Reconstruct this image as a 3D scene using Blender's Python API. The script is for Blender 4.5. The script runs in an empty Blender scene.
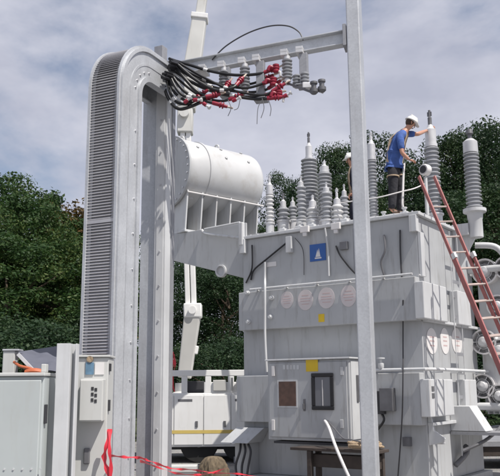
import bpy, math, random
import numpy as np
from mathutils import Vector, Matrix
random.seed(11); np.random.seed(11)
R = math.radians
PI = math.pi
scene = bpy.context.scene
col = scene.collection

# ---------------------------------------------------------------- camera
F = 760.0; CX = 250.0; CY = 238.0
PITCH = R(11.2); ROLL = 0.008; CAMZ = 1.7
cd = bpy.data.cameras.new('camera'); cam = bpy.data.objects.new('camera', cd); col.objects.link(cam)
cam.location = (0, 0, CAMZ)
_fw = Vector((0, math.cos(PITCH), math.sin(PITCH)))
_up0 = Vector((0, -math.sin(PITCH), math.cos(PITCH)))
_rt0 = Vector((1, 0, 0))
_rt = _rt0*math.cos(ROLL) - _up0*math.sin(ROLL)
_up = _rt0*math.sin(ROLL) + _up0*math.cos(ROLL)
cam.matrix_world = Matrix(((_rt.x, _up.x, -_fw.x, 0), (_rt.y, _up.y, -_fw.y, 0), (_rt.z, _up.z, -_fw.z, CAMZ), (0, 0, 0, 1)))
cd.sensor_fit = 'HORIZONTAL'; cd.sensor_width = 36; cd.lens = 36*F/500
cd.clip_end = 3000
scene.camera = cam
CAM = Vector((0, 0, CAMZ))

def ray(px, py):
    return _fw + _rt*((px-CX)/F) + _up*((CY-py)/F)
def AT(px, py, Y):
    """the place seen at photo coordinates px,py at Y metres in front of the camera"""
    d = ray(px, py); return CAM + d*(Y/d.y)

# ---------------------------------------------------------------- materials
def mat(name, color, rough=.5, metal=0, var=.12, vscale=3.0, bump=0, bscale=40, spec=.5, streak=0, dirt=None, dirtamt=.0, spangle=0):
    m = bpy.data.materials.new(name); m.use_nodes = True
    nt = m.node_tree; n = nt.nodes; L = nt.links
    b = n['Principled BSDF']
    b.inputs['Roughness'].default_value = rough; b.inputs['Metallic'].default_value = metal
    b.inputs['Specular IOR Level'].default_value = spec
    tc = n.new('ShaderNodeTexCoord')
    no = n.new('ShaderNodeTexNoise'); no.inputs['Scale'].default_value = vscale; no.inputs['Detail'].default_value = 6
    L.new(tc.outputs['Object'], no.inputs['Vector'])
    mp = n.new('ShaderNodeMapRange'); mp.inputs[1].default_value = .3; mp.inputs[2].default_value = .7
    mp.inputs[3].default_value = 1-var; mp.inputs[4].default_value = 1+var
    L.new(no.outputs['Fac'], mp.inputs[0])
    mul = n.new('ShaderNodeMix'); mul.data_type = 'RGBA'; mul.blend_type = 'MULTIPLY'; mul.inputs[0].default_value = 1
    mul.inputs[6].default_value = (*color, 1)
    L.new(mp.outputs[0], mul.inputs[7])
    out = mul.outputs[2]
    if spangle:
        vo = n.new('ShaderNodeTexVoronoi'); vo.inputs['Scale'].default_value = spangle
        L.new(tc.outputs['Object'], vo.inputs['Vector'])
        m3 = n.new('ShaderNodeMapRange'); m3.inputs[3].default_value = .94; m3.inputs[4].default_value = 1.05
        sx = n.new('ShaderNodeSeparateColor'); L.new(vo.outputs['Color'], sx.inputs[0]); L.new(sx.outputs[0], m3.inputs[0])
        mm = n.new('ShaderNodeMix'); mm.data_type = 'RGBA'; mm.blend_type = 'MULTIPLY'; mm.inputs[0].default_value = 1
        L.new(out, mm.inputs[6]); L.new(m3.outputs[0], mm.inputs[7]); out = mm.outputs[2]
    if dirt:
        mpp = n.new('ShaderNodeMapping'); mpp.inputs['Scale'].default_value = (4.2, 4.2, .55) if streak else (1, 1, 1)
        L.new(tc.outputs['Object'], mpp.inputs[0])
        n2 = n.new('ShaderNodeTexNoise'); n2.inputs['Scale'].default_value = 2.2; n2.inputs['Detail'].default_value = 8; n2.inputs['Roughness'].default_value = .7
        L.new(mpp.outputs[0], n2.inputs['Vector'])
        rp = n.new('ShaderNodeMapRange'); rp.inputs[1].default_value = .52; rp.inputs[2].default_value = .75
        rp.inputs[3].default_value = 0; rp.inputs[4].default_value = dirtamt
        L.new(n2.outputs['Fac'], rp.inputs[0])
        md = n.new('ShaderNodeMix'); md.data_type = 'RGBA'
        L.new(rp.outputs[0], md.inputs[0]); L.new(out, md.inputs[6]); md.inputs[7].default_value = (*dirt, 1); out = md.outputs[2]
    L.new(out, b.inputs['Base Color'])
    rr = n.new('ShaderNodeMapRange'); rr.inputs[3].default_value = max(0, rough-.1); rr.inputs[4].default_value = min(1, rough+.12)
    L.new(no.outputs['Fac'], rr.inputs[0]); L.new(rr.outputs[0], b.inputs['Roughness'])
    if bump:
        nb = n.new('ShaderNodeTexNoise'); nb.inputs['Scale'].default_value = bscale; nb.inputs['Detail'].default_value = 5
        L.new(tc.outputs['Object'], nb.inputs['Vector'])
        bp = n.new('ShaderNodeBump'); bp.inputs['Strength'].default_value = bump; bp.inputs['Distance'].default_value = .02
        L.new(nb.outputs['Fac'], bp.inputs['Height']); L.new(bp.outputs[0], b.inputs['Normal'])
    return m

M = {}
M['tank'] = mat('grey_tank_paint', (.42, .43, .44), .42, 0, .07, 1.6, .10, 3, dirt=(.17, .15, .13), dirtamt=.5, streak=1)
M['tank2'] = mat('pale_grey_paint', (.56, .57, .58), .42, 0, .05, 2.0, .08, 4, dirt=(.25, .21, .17), dirtamt=.5, streak=1)
M['cons'] = mat('conservator_paint', (.52, .525, .53), .38, 0, .07, 1.8, .08, 3, dirt=(.36, .33, .29), dirtamt=.55, streak=0)
M['white'] = mat('white_paint', (.80, .80, .79), .3, 0, .03, 2, 0, dirt=(.5, .46, .4), dirtamt=.25, streak=1)
M['offwhite'] = mat('boom_white', (.60, .60, .575), .4, 0, .05, 2, 0, dirt=(.4, .36, .3), dirtamt=.35, streak=1)
M['boomgrey'] = mat('boom_fibreglass', (.52, .515, .49), .5, 0, .05, 2)
M['galv'] = mat('galvanised_steel', (.52, .535, .56), .45, .35, .10, 2.5, .04, 20, spangle=55, dirt=(.28, .27, .27), dirtamt=.35, streak=1)
M['galvd'] = mat('dull_galvanised_steel', (.31, .315, .335), .5, .3, .10, 2.5, .04, 20, spangle=45, dirt=(.2, .19, .2), dirtamt=.4, streak=1)
M['louvre'] = mat('louvre_sheet', (.50, .495, .515), .5, .3, .06, 2.5, dirt=(.2, .19, .2), dirtamt=.3)
M['galvl'] = mat('bright_galvanised_steel', (.62, .63, .64), .5, .15, .08, 2.5, .04, 20, dirt=(.4, .38, .36), dirtamt=.35, streak=1)
M['bolt'] = mat('zinc_bolts', (.6, .6, .62), .35, .6, .1, 10)
M['porc'] = mat('grey_porcelain', (.37, .38, .40), .25, 0, .08, 4, dirt=(.2, .19, .18), dirtamt=.25)
M['porcl'] = mat('light_porcelain', (.62, .62, .62), .25, 0, .06, 4)
M['alu'] = mat('cast_aluminium', (.62, .62, .63), .4, .3, .1, 6)
M['dark'] = mat('dark_steel', (.045, .045, .05), .5, .2, .2, 5)
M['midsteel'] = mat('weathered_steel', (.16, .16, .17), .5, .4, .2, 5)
M['black'] = mat('black_rubber', (.012, .012, .014), .38, 0, .2, 8)
M['red'] = mat('red_silicone', (.26, .012, .035), .4, 0, .15, 8)
M['redtape'] = mat('red_plastic_tape', (.62, .03, .05), .4, 0, .15, 8)
M['ladred'] = mat('red_fibreglass', (.33, .11, .105), .5, 0, .15, 6, dirt=(.45, .25, .22), dirtamt=.5, streak=0)
M['rungm'] = mat('worn_rung', (.42, .34, .31), .5, .1, .15, 6)
M['copper'] = mat('tinned_copper', (.6, .5, .42), .4, .5, .1, 8)
M['glass'] = mat('cabinet_glass', (.16, .165, .18), .12, 0, .05, 3)
M['gauge'] = mat('gauge_brown', (.10, .055, .04), .35, 0, .25, 12)
M['yellow'] = mat('yellow_label', (.70, .48, .02), .45, 0, .08, 8)
M['blue'] = mat('blue_label', (.03, .11, .36), .45, 0, .05, 8)
M['cyan'] = mat('teal_label', (.12, .22, .32), .45, 0, .2, 20)
M['paper'] = mat('white_label', (.72, .70, .69), .5, 0, .04, 5)
M['disc'] = mat('pinkish_disc', (.60, .55, .55), .5, 0, .06, 6)
M['pinkink'] = mat('faded_red_ink', (.56, .42, .41), .6, 0, .1, 5)
M['cab'] = mat('cabinet_enamel', (.45, .485, .485), .45, 0, .04, 2, .03, 8, dirt=(.38, .37, .33), dirtamt=.35, streak=1)
M['cabw'] = mat('cabinet_cream', (.54, .545, .53), .45, 0, .04, 2, .03, 8, dirt=(.4, .37, .33), dirtamt=.35, streak=1)
M['mauve'] = mat('mauve_sheet', (.30, .22, .26), .6, 0, .1, 3)
M['tarp'] = mat('slate_sheet', (.10, .105, .135), .65, 0, .15, 3, .2, 6)
M['orange'] = mat('orange_vinyl', (.45, .12, .05), .5, 0, .15, 6)
M['wood'] = mat('dark_plank_wood', (.05, .038, .032), .75, 0, .3, 5, .3, 20)
M['rope'] = mat('tan_rope', (.36, .27, .18), .9, 0, .25, 14, .6, 40)
M['canvas'] = mat('tan_canvas', (.13, .10, .065), .9, 0, .4, 9, .5, 12)
M['skin'] = mat('skin', (.48, .25, .17), .5, 0, .08, 12)
M['shirt'] = mat('blue_cotton', (.05, .105, .32), .85, 0, .3, 7, 1.0, 11)
M['trouser'] = mat('dark_work_cloth', (.022, .022, .028), .9, 0, .35, 7, 1.0, 11)
M['navy'] = mat('navy_work_cloth', (.02, .022, .04), .9, 0, .25, 9, .3, 25)
M['hat'] = mat('hard_hat_plastic', (.80, .79, .76), .3, 0, .03, 4)
M['hair'] = mat('brown_hair', (.05, .03, .02), .7, 0, .2, 30)
M['leather'] = mat('brown_leather', (.09, .055, .035), .6, 0, .2, 9)
M['strap'] = mat('tan_webbing', (.42, .32, .22), .8, 0, .15, 12)
M['tyre'] = mat('tyre_rubber', (.02, .02, .02), .8, 0, .2, 10)
M['stripe'] = mat('yellow_stripe', (.62, .47, .14), .4, 0, .06, 5)
M['lamp'] = mat('red_lamp_lens', (.4, .02, .02), .25, 0, .05, 5)
M['conc'] = mat('pad_concrete', (.30, .29, .28), .85, 0, .12, 2, .3, 30, dirt=(.18, .16, .14), dirtamt=.5)
M['bark'] = mat('tree_bark', (.09, .065, .045), .9, 0, .3, 4, .6, 14)

def leafmat(name, c1, c2, c3):
    m = bpy.data.materials.new(name); m.use_nodes = True
    nt = m.node_tree; n = nt.nodes; L = nt.links
    b = n['Principled BSDF']; b.inputs['Roughness'].default_value = .55
    b.inputs['Specular IOR Level'].default_value = .25
    g = n.new('ShaderNodeNewGeometry'); cr = n.new('ShaderNodeValToRGB')
    cr.color_ramp.elements[0].color = (*c1, 1); cr.color_ramp.elements[1].color = (*c3, 1)
    e = cr.color_ramp.elements.new(.55); e.color = (*c2, 1)
    tc = n.new('ShaderNodeTexCoord'); no = n.new('ShaderNodeTexNoise'); no.inputs['Scale'].default_value = .55; no.inputs['Detail'].default_value = 3
    L.new(tc.outputs['Object'], no.inputs['Vector'])
    mx = n.new('ShaderNodeMath'); mx.operation = 'MULTIPLY_ADD'; mx.inputs[1].default_value = .45
    L.new(g.outputs['Random Per Island'], mx.inputs[0])
    ms = n.new('ShaderNodeMapRange'); ms.inputs[1].default_value = .3; ms.inputs[2].default_value = .7; ms.inputs[3].default_value = 0; ms.inputs[4].default_value = .55
    L.new(no.outputs['Fac'], ms.inputs[0]); L.new(ms.outputs[0], mx.inputs[2])
    L.new(mx.outputs[0], cr.inputs[0]); L.new(cr.outputs[0], b.inputs['Base Color'])
    tr = n.new('ShaderNodeBsdfTranslucent'); L.new(cr.outputs[0], tr.inputs['Color'])
    mi = n.new('ShaderNodeMixShader'); mi.inputs[0].default_value = .3
    L.new(b.outputs[0], mi.inputs[1]); L.new(tr.outputs[0], mi.inputs[2])
    L.new(mi.outputs[0], n['Material Output'].inputs['Surface'])
    return m
M['leafA'] = leafmat('bright_leaves', (.014, .038, .012), (.036, .078, .020), (.115, .140, .040))
M['leafB'] = leafmat('dark_leaves', (.014, .034, .017), (.027, .056, .023), (.052, .082, .030))
M['leafC'] = leafmat('russet_leaves', (.05, .05, .016), (.10, .065, .02), (.15, .085, .025))
M['leafD'] = leafmat('olive_leaves', (.013, .034, .014), (.028, .058, .020), (.066, .096, .032))

# ---------------------------------------------------------------- mesh builder
class MB:
    def __init__(s): s.v = []; s.f = []; s.sm = []
    def add(s, vs, fs, smooth=False):
        o = len(s.v); s.v += [tuple(v) for v in vs]
        for f in fs: s.f.append(tuple(i+o for i in f)); s.sm.append(smooth)
        return s
    def box(s, x0, x1, y0, y1, z0, z1):
        vs = [(x0,y0,z0),(x1,y0,z0),(x1,y1,z0),(x0,y1,z0),(x0,y0,z1),(x1,y0,z1),(x1,y1,z1),(x0,y1,z1)]
        return s.add(vs, [(0,3,2,1),(4,5,6,7),(0,1,5,4),(1,2,6,5),(2,3,7,6),(3,0,4,7)])
    def bar(s, a, b, w, h, up=(0,0,1), w2=None, h2=None):
        a = Vector(a); b = Vector(b); d = (b-a).normalized(); up = Vector(up)
        if abs(d.dot(up)) > .98: up = Vector((0, 1, 0)) if abs(d.y) < .9 else Vector((1, 0, 0))
        r = d.cross(up).normalized(); u = r.cross(d).normalized()
        w2 = w if w2 is None else w2; h2 = h if h2 is None else h2
        vs = [a+r*(i*w/2)+u*(j*h/2) for i, j in ((-1,-1),(1,-1),(1,1),(-1,1))] + [b+r*(i*w2/2)+u*(j*h2/2) for i, j in ((-1,-1),(1,-1),(1,1),(-1,1))]
        return s.add(vs, [(3,2,1,0),(4,5,6,7),(0,1,5,4),(1,2,6,5),(2,3,7,6),(3,0,4,7)])
    def tube(s, pts, r, n=10, caps=True, r2=None):
        pts = [Vector(p) for p in pts]; k = len(pts); rings = []
        prev = None
        for i, p in enumerate(pts):
            d = (pts[min(i+1,k-1)]-pts[max(i-1,0)])
            if d.length < 1e-9: d = Vector((0,0,1))
            d.normalize()
            if prev is None:
                ref = Vector((0,0,1)) if abs(d.z) < .9 else Vector((1,0,0))
                x = d.cross(ref).normalized()
            else:
                x = (prev - d*prev.dot(d)).normalized()
            prev = x; y = d.cross(x)
            rr = r if r2 is None else r+(r2-r)*i/(k-1)
            rings.append([p + x*(rr*math.cos(2*PI*j/n)) + y*(rr*math.sin(2*PI*j/n)) for j in range(n)])
        vs = [q for ring in rings for q in ring]; fs = []
        for i in range(k-1):
            for j in range(n):
                fs.append((i*n+j, i*n+(j+1)%n, (i+1)*n+(j+1)%n, (i+1)*n+j))
        s.add(vs, fs, True)
        if caps:
            s.add(rings[0], [tuple(reversed(range(n)))]); s.add(rings[-1], [tuple(range(n))])
        return s
    def lathe(s, base, axis, prof, n=24):
        """prof: list of (radius, distance along axis)"""
        base = Vector(base); a = Vector(axis).normalized()
        ref = Vector((0,0,1)) if abs(a.z) < .9 else Vector((1,0,0))
        x = a.cross(ref).normalized(); y = a.cross(x)
        k = len(prof); vs = []
        for r, h in prof:
            r = max(r, .0005)
            for j in range(n):
                t = 2*PI*j/n; vs.append(base + a*h + x*(r*math.cos(t)) + y*(r*math.sin(t)))
        fs = []
        for i in range(k-1):
            for j in range(n): fs.append((i*n+j, i*n+(j+1)%n, (i+1)*n+(j+1)%n, (i+1)*n+j))
        s.add(vs, fs, True)
        s.add(vs[:n], [tuple(reversed(range(n)))]); s.add(vs[-n:], [tuple(range(n))])
        return s
    def prism(s, poly, ext):
        """poly: 3D points of a planar outline, ext: extrusion vector"""
        ext = Vector(ext); n = len(poly); p = [Vector(q) for q in poly]
        vs = p + [q+ext for q in p]
        fs = [tuple(reversed(range(n))), tuple(range(n, 2*n))] + [(i, (i+1)%n, n+(i+1)%n, n+i) for i in range(n)]
        return s.add(vs, fs)
    def ellip(s, c, rx, ry, rz, n=16, k=9):
        c = Vector(c); vs = []; fs = []
        for i in range(k+1):
            t = PI*i/k
            for j in range(n):
                a = 2*PI*j/n; st = max(math.sin(t), .002)
                vs.append(c+Vector((rx*st*math.cos(a), ry*st*math.sin(a), rz*math.cos(t))))
        for i in range(k):
            for j in range(n): fs.append((i*n+j, (i+1)*n+j, (i+1)*n+(j+1)%n, i*n+(j+1)%n))
        return s.add(vs, fs, True)
    def build(s, name, m, parent=None, off=None, bevel=0, kind=None):
        me = bpy.data.meshes.new(name)
        vs = [Vector(v) for v in s.v]
        loc = Vector((0,0,0))
        if off is not None:
            off = Vector(off); vs = [v-off for v in vs]
        if parent is None:
            xs = [v.x for v in vs]; ys = [v.y for v in vs]; zs = [v.z for v in vs]
            loc = Vector(((min(xs)+max(xs))/2, (min(ys)+max(ys))/2, min(zs))); vs = [v-loc for v in vs]
        me.from_pydata([tuple(v) for v in vs], [], s.f)
        me.polygons.foreach_set('use_smooth', s.sm)
        me.update()
        import bmesh
        bm = bmesh.new(); bm.from_mesh(me); bmesh.ops.recalc_face_normals(bm, faces=bm.faces); bm.to_mesh(me); bm.free()
        if any(s.sm): me.set_sharp_from_angle(angle=R(38))
        me.materials.append(M[m] if isinstance(m, str) else m)
        o = bpy.data.objects.new(name, me); col.objects.link(o)
        if parent is not None: o.parent = parent
        else: o.location = loc
        if bevel:
            bv = o.modifiers.new('bevel', 'BEVEL'); bv.width = bevel; bv.segments = 2; bv.limit_method = 'ANGLE'; bv.angle_limit = R(40)
        if kind: o['kind'] = kind
        return o

def tag(o, label=None, cat=None, group=None, kind=None):
    if label: o['label'] = label
    if cat: o['category'] = cat
    if group: o['group'] = group
    if kind: o['kind'] = kind
    return o
def empty(name, loc=(0,0,0), rz=0):
    o = bpy.data.objects.new(name, None); col.objects.link(o); o.location = loc; o.rotation_euler = (0,0,rz)
    o.empty_display_size = .2
    return o
def spline(pts, k=8):
    pts = [Vector(p) for p in pts]; out = []
    for i in range(len(pts)-1):
        p0 = pts[max(i-1,0)]; p1 = pts[i]; p2 = pts[i+1]; p3 = pts[min(i+2,len(pts)-1)]
        for j in range(k):
            t = j/k
            out.append(.5*((2*p1)+(p2-p0)*t+(2*p0-5*p1+4*p2-p3)*t*t+(3*p1-p0-3*p2+p3)*t**3))
    out.append(pts[-1]); return out

# ---------------------------------------------------------------- ground and hill
def terrain_z(x, y):
    d = max(0.0, y-26)
    return 0.012*d + .00155*d*d*(1 if d < 60 else (60/d)**1.2) * (0.35+0.65/(1+math.exp(-(x+1)/5)))
def sheet(name, x0, x1, y0, y1, nx, ny, m, z=0, hf=None):
    b = MB(); vs = []; fs = []
    for j in range(ny+1):
        for i in range(nx+1):
            x = x0+(x1-x0)*i/nx; y = y0+(y1-y0)*j/ny; vs.append((x, y, z+(hf(x, y) if hf else 0)))
    for j in range(ny):
        for i in range(nx):
            a = j*(nx+1)+i; fs.append((a, a+1, a+nx+2, a+nx+1))
    b.add(vs, fs, True); return b.build(name, m, kind='structure')
def gravelmat():
    m = mat('yard_gravel', (.20, .185, .17), .95, 0, .25, 1.2, 1.0, 45)
    nt = m.node_tree; n = nt.nodes; L = nt.links
    tc = n.new('ShaderNodeTexCoord'); vo = n.new('ShaderNodeTexVoronoi'); vo.inputs['Scale'].default_value = 32
    L.new(tc.outputs['Object'], vo.inputs['Vector'])
    b = n['Principled BSDF']; old = b.inputs['Base Color'].links[0].from_socket
    mx = n.new('ShaderNodeMix'); mx.data_type = 'RGBA'; mx.blend_type = 'OVERLAY'; mx.inputs[0].default_value = .6
    L.new(old, mx.inputs[6]); L.new(vo.outputs['Color'], mx.inputs[7])
    hs = n.new('ShaderNodeHueSaturation'); hs.inputs['Saturation'].default_value = .25; L.new(mx.outputs[2], hs.inputs['Color'])
    L.new(hs.outputs[0], b.inputs['Base Color'])
    return m
M['gravel'] = gravelmat()
M['grassy'] = mat('rough_grass_earth', (.05, .065, .025), .95, 0, .4, .5, .8, 8)
sheet('ground', -900, 900, -600, 26, 20, 12, 'gravel')
sheet('hill', -900, 900, 26.0, 1500, 90, 140, 'grassy', hf=terrain_z)

# ================================================================ TRANSFORMER
TH = R(35)
C0 = AT(416, 212, 12.75); ZT = C0.z
TR = empty('power_transformer', (C0.x, C0.y, 0), -TH)
tag(TR, 'large grey power transformer with porcelain bushings, conservator drum and control cabinet', 'transformer')
ex = Vector((math.cos(TH), -math.sin(TH), 0)); ey = Vector((math.sin(TH), math.cos(TH), 0)); ORG = Vector((C0.x, C0.y, 0))
def loc_of(w):
    d = w-ORG; return Vector((d.dot(ex), d.dot(ey), w.z))
def to_world(l): return ORG+ex*l[0]+ey*l[1]+Vector((0,0,l[2]))
def FR(px, py, y=0.0):
    d = ray(px, py); t = (y-(CAM-ORG).dot(ey))/d.dot(ey); return loc_of(CAM+d*t)
def RT(px, py, x=0.0):
    d = ray(px, py); t = (x-(CAM-ORG).dot(ex))/d.dot(ex); return loc_of(CAM+d*t)
W = -FR(243, 235).x
D = RT(469, 230).y
print('TRANSFORMER', 'C', C0, 'W', W, 'D', D, 'ZT', ZT)
BP = .2                                     # how far the front stiffener boxes stand out
b1t = FR(300, 287, -BP).z; b1b = FR(300, 327, -BP).z
b2t = FR(392, 373, -BP).z; b2b = FR(392, 425, -BP).z
# tank, base
b = MB(); b.box(-W, 0, 0, D, .16, ZT-.06); b.build('tank', 'tank', TR, bevel=.012)
b = MB(); b.box(-W-.06, .07, -.07, D+.06, ZT-.058, ZT); TCV = b.build('tank_cover', 'tank2', TR, bevel=.008)
b = MB()
for i in range(22):
    x = -W+.05+i*(W-.1)/21; b = MB(); b.lathe((x, -.045, ZT+.001), (0,0,1), [(.016,0),(.016,.02)], 6); b.build('bolt', 'bolt', TCV)
for i in range(14):
    y = .05+i*(D-.1)/13; b = MB(); b.lathe((.045, y, ZT+.001), (0,0,1), [(.016,0),(.016,.02)], 6); b.build('bolt', 'bolt', TCV)
b = MB(); b.box(-W-.12, .12, -.35, D+.1, .004, .157); b.build('base_skid', 'tank', TR, bevel=.01)
# stiffener boxes on the front
b = MB(); b.box(-W+.03, 0, -BP, -.002, b1b, b1t); b.build('stiffener_box', 'tank', TR, bevel=.012)
b = MB(); b.box(-W-.03, .0, -BP, -.002, b2b, b2t); b.build('stiffener_box', 'tank', TR, bevel=.012)
# right corner posts / upper corner flange
cz0 = RT(418, 262, .02).z
b = MB(); b.box(.003, .06, .0, .16, b1t+.02, ZT-.35); b.build('corner_plate', 'tank2', TR, bevel=.006)
b = MB(); b.box(-.10, .03, -.10, .02, ZT-.35, ZT-.062); b.build('lifting_lug', 'tank2', TR, bevel=.006)
b = MB(); b.box(-W-.02, -W+.10, -.10, -.002, ZT-.34, ZT-.062); b.build('lifting_lug', 'tank2', TR, bevel=.006)
# long pipes on ledge of each band
b = MB(); l0 = FR(250, 287, -BP-.05); l1 = FR(357, 277, -BP-.05)
b.tube([(l0.x, -BP-.05, b1t+.035), (-.02, -BP-.05, b1t+.035)], .02, 8)
for q in range(6):
    x = l0.x+.15+q*(W-.4)/5; b.box(x-.02, x+.02, -BP-.07, -BP+.02, b1t+.002, b1t+.02)
b.build('ledge_pipe', 'tank2', TR)
b = MB(); zp = b2t+.05
b.tube([(-1.15, -BP-.06, zp), (.13, -BP-.06, zp), (.2, -.1, zp), (.2, D-.05, zp)], .028, 10)
for y in (.3, 1.2, D-.3): b.box(.002, .22, y-.02, y+.02, zp-.05, zp-.03)
b.build('oil_pipe', 'tank2', TR)
b = MB(); v = FR(381, 366, -BP-.06)
b.lathe((v.x, -BP-.06, zp+.02), (0,0,1), [(.035,0),(.05,.03),(.05,.09),(.02,.1),(.02,.16),(.07,.165),(.07,.185),(.015,.19)], 14)
b.build('valve', 'tank2', TR)
# right side stiffener boxes with ladder strip between
def right_box(px0, px1, py0, py1, x):
    a = RT(px0, py0, x); c = RT(px1, py1, x)
    bb = MB(); bb.box(.002, x, a.y, c.y, c.z, a.z); return bb.build('stiffener_box', 'tank2', TR, bevel=.012)
zb = lambda py, x: RT(424, py, x).z
for (p0, p1, y0, y1) in ((424, 447, 281, 318), (458, 470, 281, 318), (425, 448, 379, 418), (460, 471, 379, 418)):
    a = RT(p0, 300, .17); c = RT(p1, 300, .17)
    bb = MB(); bb.box(.002, .17, a.y, c.y, zb(y1, .17), zb(y0, .17)); bb.build('stiffener_box', 'tank2', TR, bevel=.014)
# continuous ledge round the right side at band heights
b = MB(); b.box(.003, .11, .02, D-.02, b1b-.01, b1b+.04); b.build('ledge_plate', 'tank2', TR, bevel=.006)
b = MB(); b.box(.003, .11, .02, D-.02, b2b-.01, b2b+.04); b.build('ledge_plate', 'tank2', TR, bevel=.006)
# fixed ladder strip on right side
ya = RT(448.8, 300, .04).y; yb = RT(456.2, 300, .04).y
lad = MB(); lad.box(.112, .125, ya-.009, ya+.009, .5, ZT-.15); lad.build('ladder_rail', 'tank2', TR); lad = MB(); lad.box(.112, .125, yb-.009, yb+.009, .5, ZT-.15); lad.build('ladder_rail', 'tank2', TR)
b = MB()
for py in (250, 276, 291, 313, 352, 372, 398, 432, 460):
    z = RT(446, py, .27).z; b = MB(); b.box(.113, .124, ya+.0095, yb-.0095, z-.03, z+.03); b.build('rung', 'galvd', TR)
# ovals: decals on the right side
for px, w_ in ((432, 5.2), (445, 4.2), (457, 5)):
    c = RT(px, 341, .006); e = RT(px+w_, 341, .006); t = RT(px, 328, .006)
    ry = e.y-c.y; rz = t.z-c.z
    bb = MB(); bb.prism([(.002, c.y+ry*math.cos(a), c.z+rz*math.sin(a)) for a in [2*PI*i/28 for i in range(28)]], (.006,0,0))
    d_ = bb.build('oval_label', 'paper', TR)
    bb = MB()
    for k in (-.35, 0, .3): bb.box(.0082, .0095, c.y-ry*.45, c.y+ry*.45, c.z+rz*(k-.05), c.z+rz*(k+.05))
    bb.build('printed_lines', 'pinkink', d_)
# ovals on the front band
for px, py, rx_, rz_ in ((287, 300, 6.3, 8.5), (305.5, 300, 7.6, 10.3), (326.5, 298, 8.2, 10.5), (348.5, 296, 7.8, 10.8)):
    yy = -BP
    c = FR(px, py, yy); e = FR(px+rx_, py, yy); t = FR(px, py-rz_, yy)
    rx = e.x-c.x; rz = t.z-c.z
    bb = MB(); bb.prism([(c.x+rx*math.cos(a), yy-.002, c.z+rz*math.sin(a)) for a in [2*PI*i/32 for i in range(32)]], (0,-.005,0))
    d_ = bb.build('oval_label', 'disc', TR)
    bb = MB()
    for k, ww in ((.45, .45), (.15, .65), (-.1, .65), (-.4, .5)): bb.box(c.x-rx*ww, c.x+rx*ww, yy-.0085, yy-.0072, c.z+rz*(k-.035), c.z+rz*(k+.035))
    bb.build('printed_lines', 'pinkink', d_)
def plate(name, m, px0, px1, py0, py1, y, t=.012, parent=None, bevel=0):
    a = FR(px0, (py0+py1)/2, y); c = FR(px1, (py0+py1)/2, y); u = FR((px0+px1)/2, py0, y); w = FR((px0+px1)/2, py1, y)
    bb = MB(); bb.box(a.x, c.x, y-t, y-.001, w.z, u.z); return bb.build(name, m, parent or TR, bevel=bevel)
# blue sign with pale pictogram
s = plate('blue_sign', 'blue', 310, 326, 244, 261, 0, .01)
bb = MB(); c = FR(318, 252, -.01)
bb.prism([(c.x-.055, -.0102, c.z-.09), (c.x-.01, -.0102, c.z+.05), (c.x+.0, -.0102, c.z-.02), (c.x+.02, -.0102, c.z+.07), (c.x+.05, -.0102, c.z-.09)], (0,-.002,0))
bb.box(c.x-.07, c.x+.07, -.0125, -.0102, c.z-.125, c.z-.10)
bb.build('pictogram', 'paper', s)
plate('terminal_box', 'midsteel', 341, 348.5, 242, 250, 0, .06, bevel=.006)
plate('terminal_box', 'tank2', 288, 293.5, 237, 253, 0, .09, bevel=.006)
plate('name_plate', 'paper', 267, 276.5, 262, 266.5, 0, .012)
plate('yellow_label', 'yellow', 318.5, 324.5, 314, 322, -BP, .004)
for px, py in ((307, 230), (338, 227)):
    c = FR(px, py, -.02); bb = MB(); bb.box(c.x-.09, c.x+.09, -.13, -.072, c.z-.06, c.z+.06); bb.box(c.x-.04, c.x+.04, -.125, -.078, c.z-.13, c.z-.062); bb.build('cover_clamp', 'paper', TR, bevel=.008)
for px, py in ((248, 293), (249, 322), (272, 298), (271, 317)):
    c = FR(px, py, -BP); bb = MB(); bb.lathe((c.x, -BP-.002, c.z), (0,-1,0), [(.045,0),(.045,.03),(.028,.035),(.028,.07)], 10); bb.build('plug', 'tank2', TR)
# conduits and hoses on the front
def cond(pts, r, m, name='conduit', n=8, k=6, parent=None):
    bb = MB(); bb.tube(spline(pts, k), r, n); return bb.build(name, m, parent or TR)
z = lambda px, py, y: FR(px, py, y)
cond([z(265, 262, -.06), z(265, 280, -.06), z(265, 285, -BP-.1), z(265, 330, -BP-.1), z(266, 357, -BP-.1), z(267, 372, -BP-.1)], .022, 'tank2', 'vertical_pipe')
cond([z(251, 280, -.03), z(254, 270, -.05), z(268, 258, -.05), z(290, 240, -.05)], .018, 'black', 'hose')
cond([z(246, 283, -.03), z(252, 268, -.05), z(252, 245, -.04)], .016, 'black', 'hose')
cond([z(336, 246, -.03), z(340, 255, -.05), z(350, 268, -.05), z(358, 276, -.04)], .016, 'black', 'hose')
cond([z(325, 228, -.08), z(328, 250, -.04), z(329, 276, -.04)], .016, 'tank2', 'conduit')
cond([z(295, 238, -.04), z(303, 250, -.03), z(304, 275, -.03)], .007, 'dark', 'conduit')
# junction box near the right corner on lower band
jb = plate('junction_box', 'midsteel', 383, 396, 388, 411, -BP, .14, bevel=.008)
plate('junction_box', 'dark', 379, 386, 391, 414, -BP, .09, bevel=.006)
cond([z(382, 414, -BP-.05), z(384, 420, -BP-.08), z(379, 428, -BP-.05), z(373, 434, -.1)], .02, 'black', 'hose')
cond([z(403, 300, -BP-.02), z(403, 340, -.05), z(403, 372, -BP-.1), z(402, 420, -BP-.04), z(398, 476, -.04)], .012, 'dark', 'conduit')
cond([z(400, 230, -.03), z(400.5, 255, -.04), z(402, 280, -.03)], .016, 'dark', 'conduit')
cond([z(384, 235, -.03), z(385, 250, -.06), z(381, 262, -.06), z(384, 275, -.03)], .018, 'midsteel', 'conduit')
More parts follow.
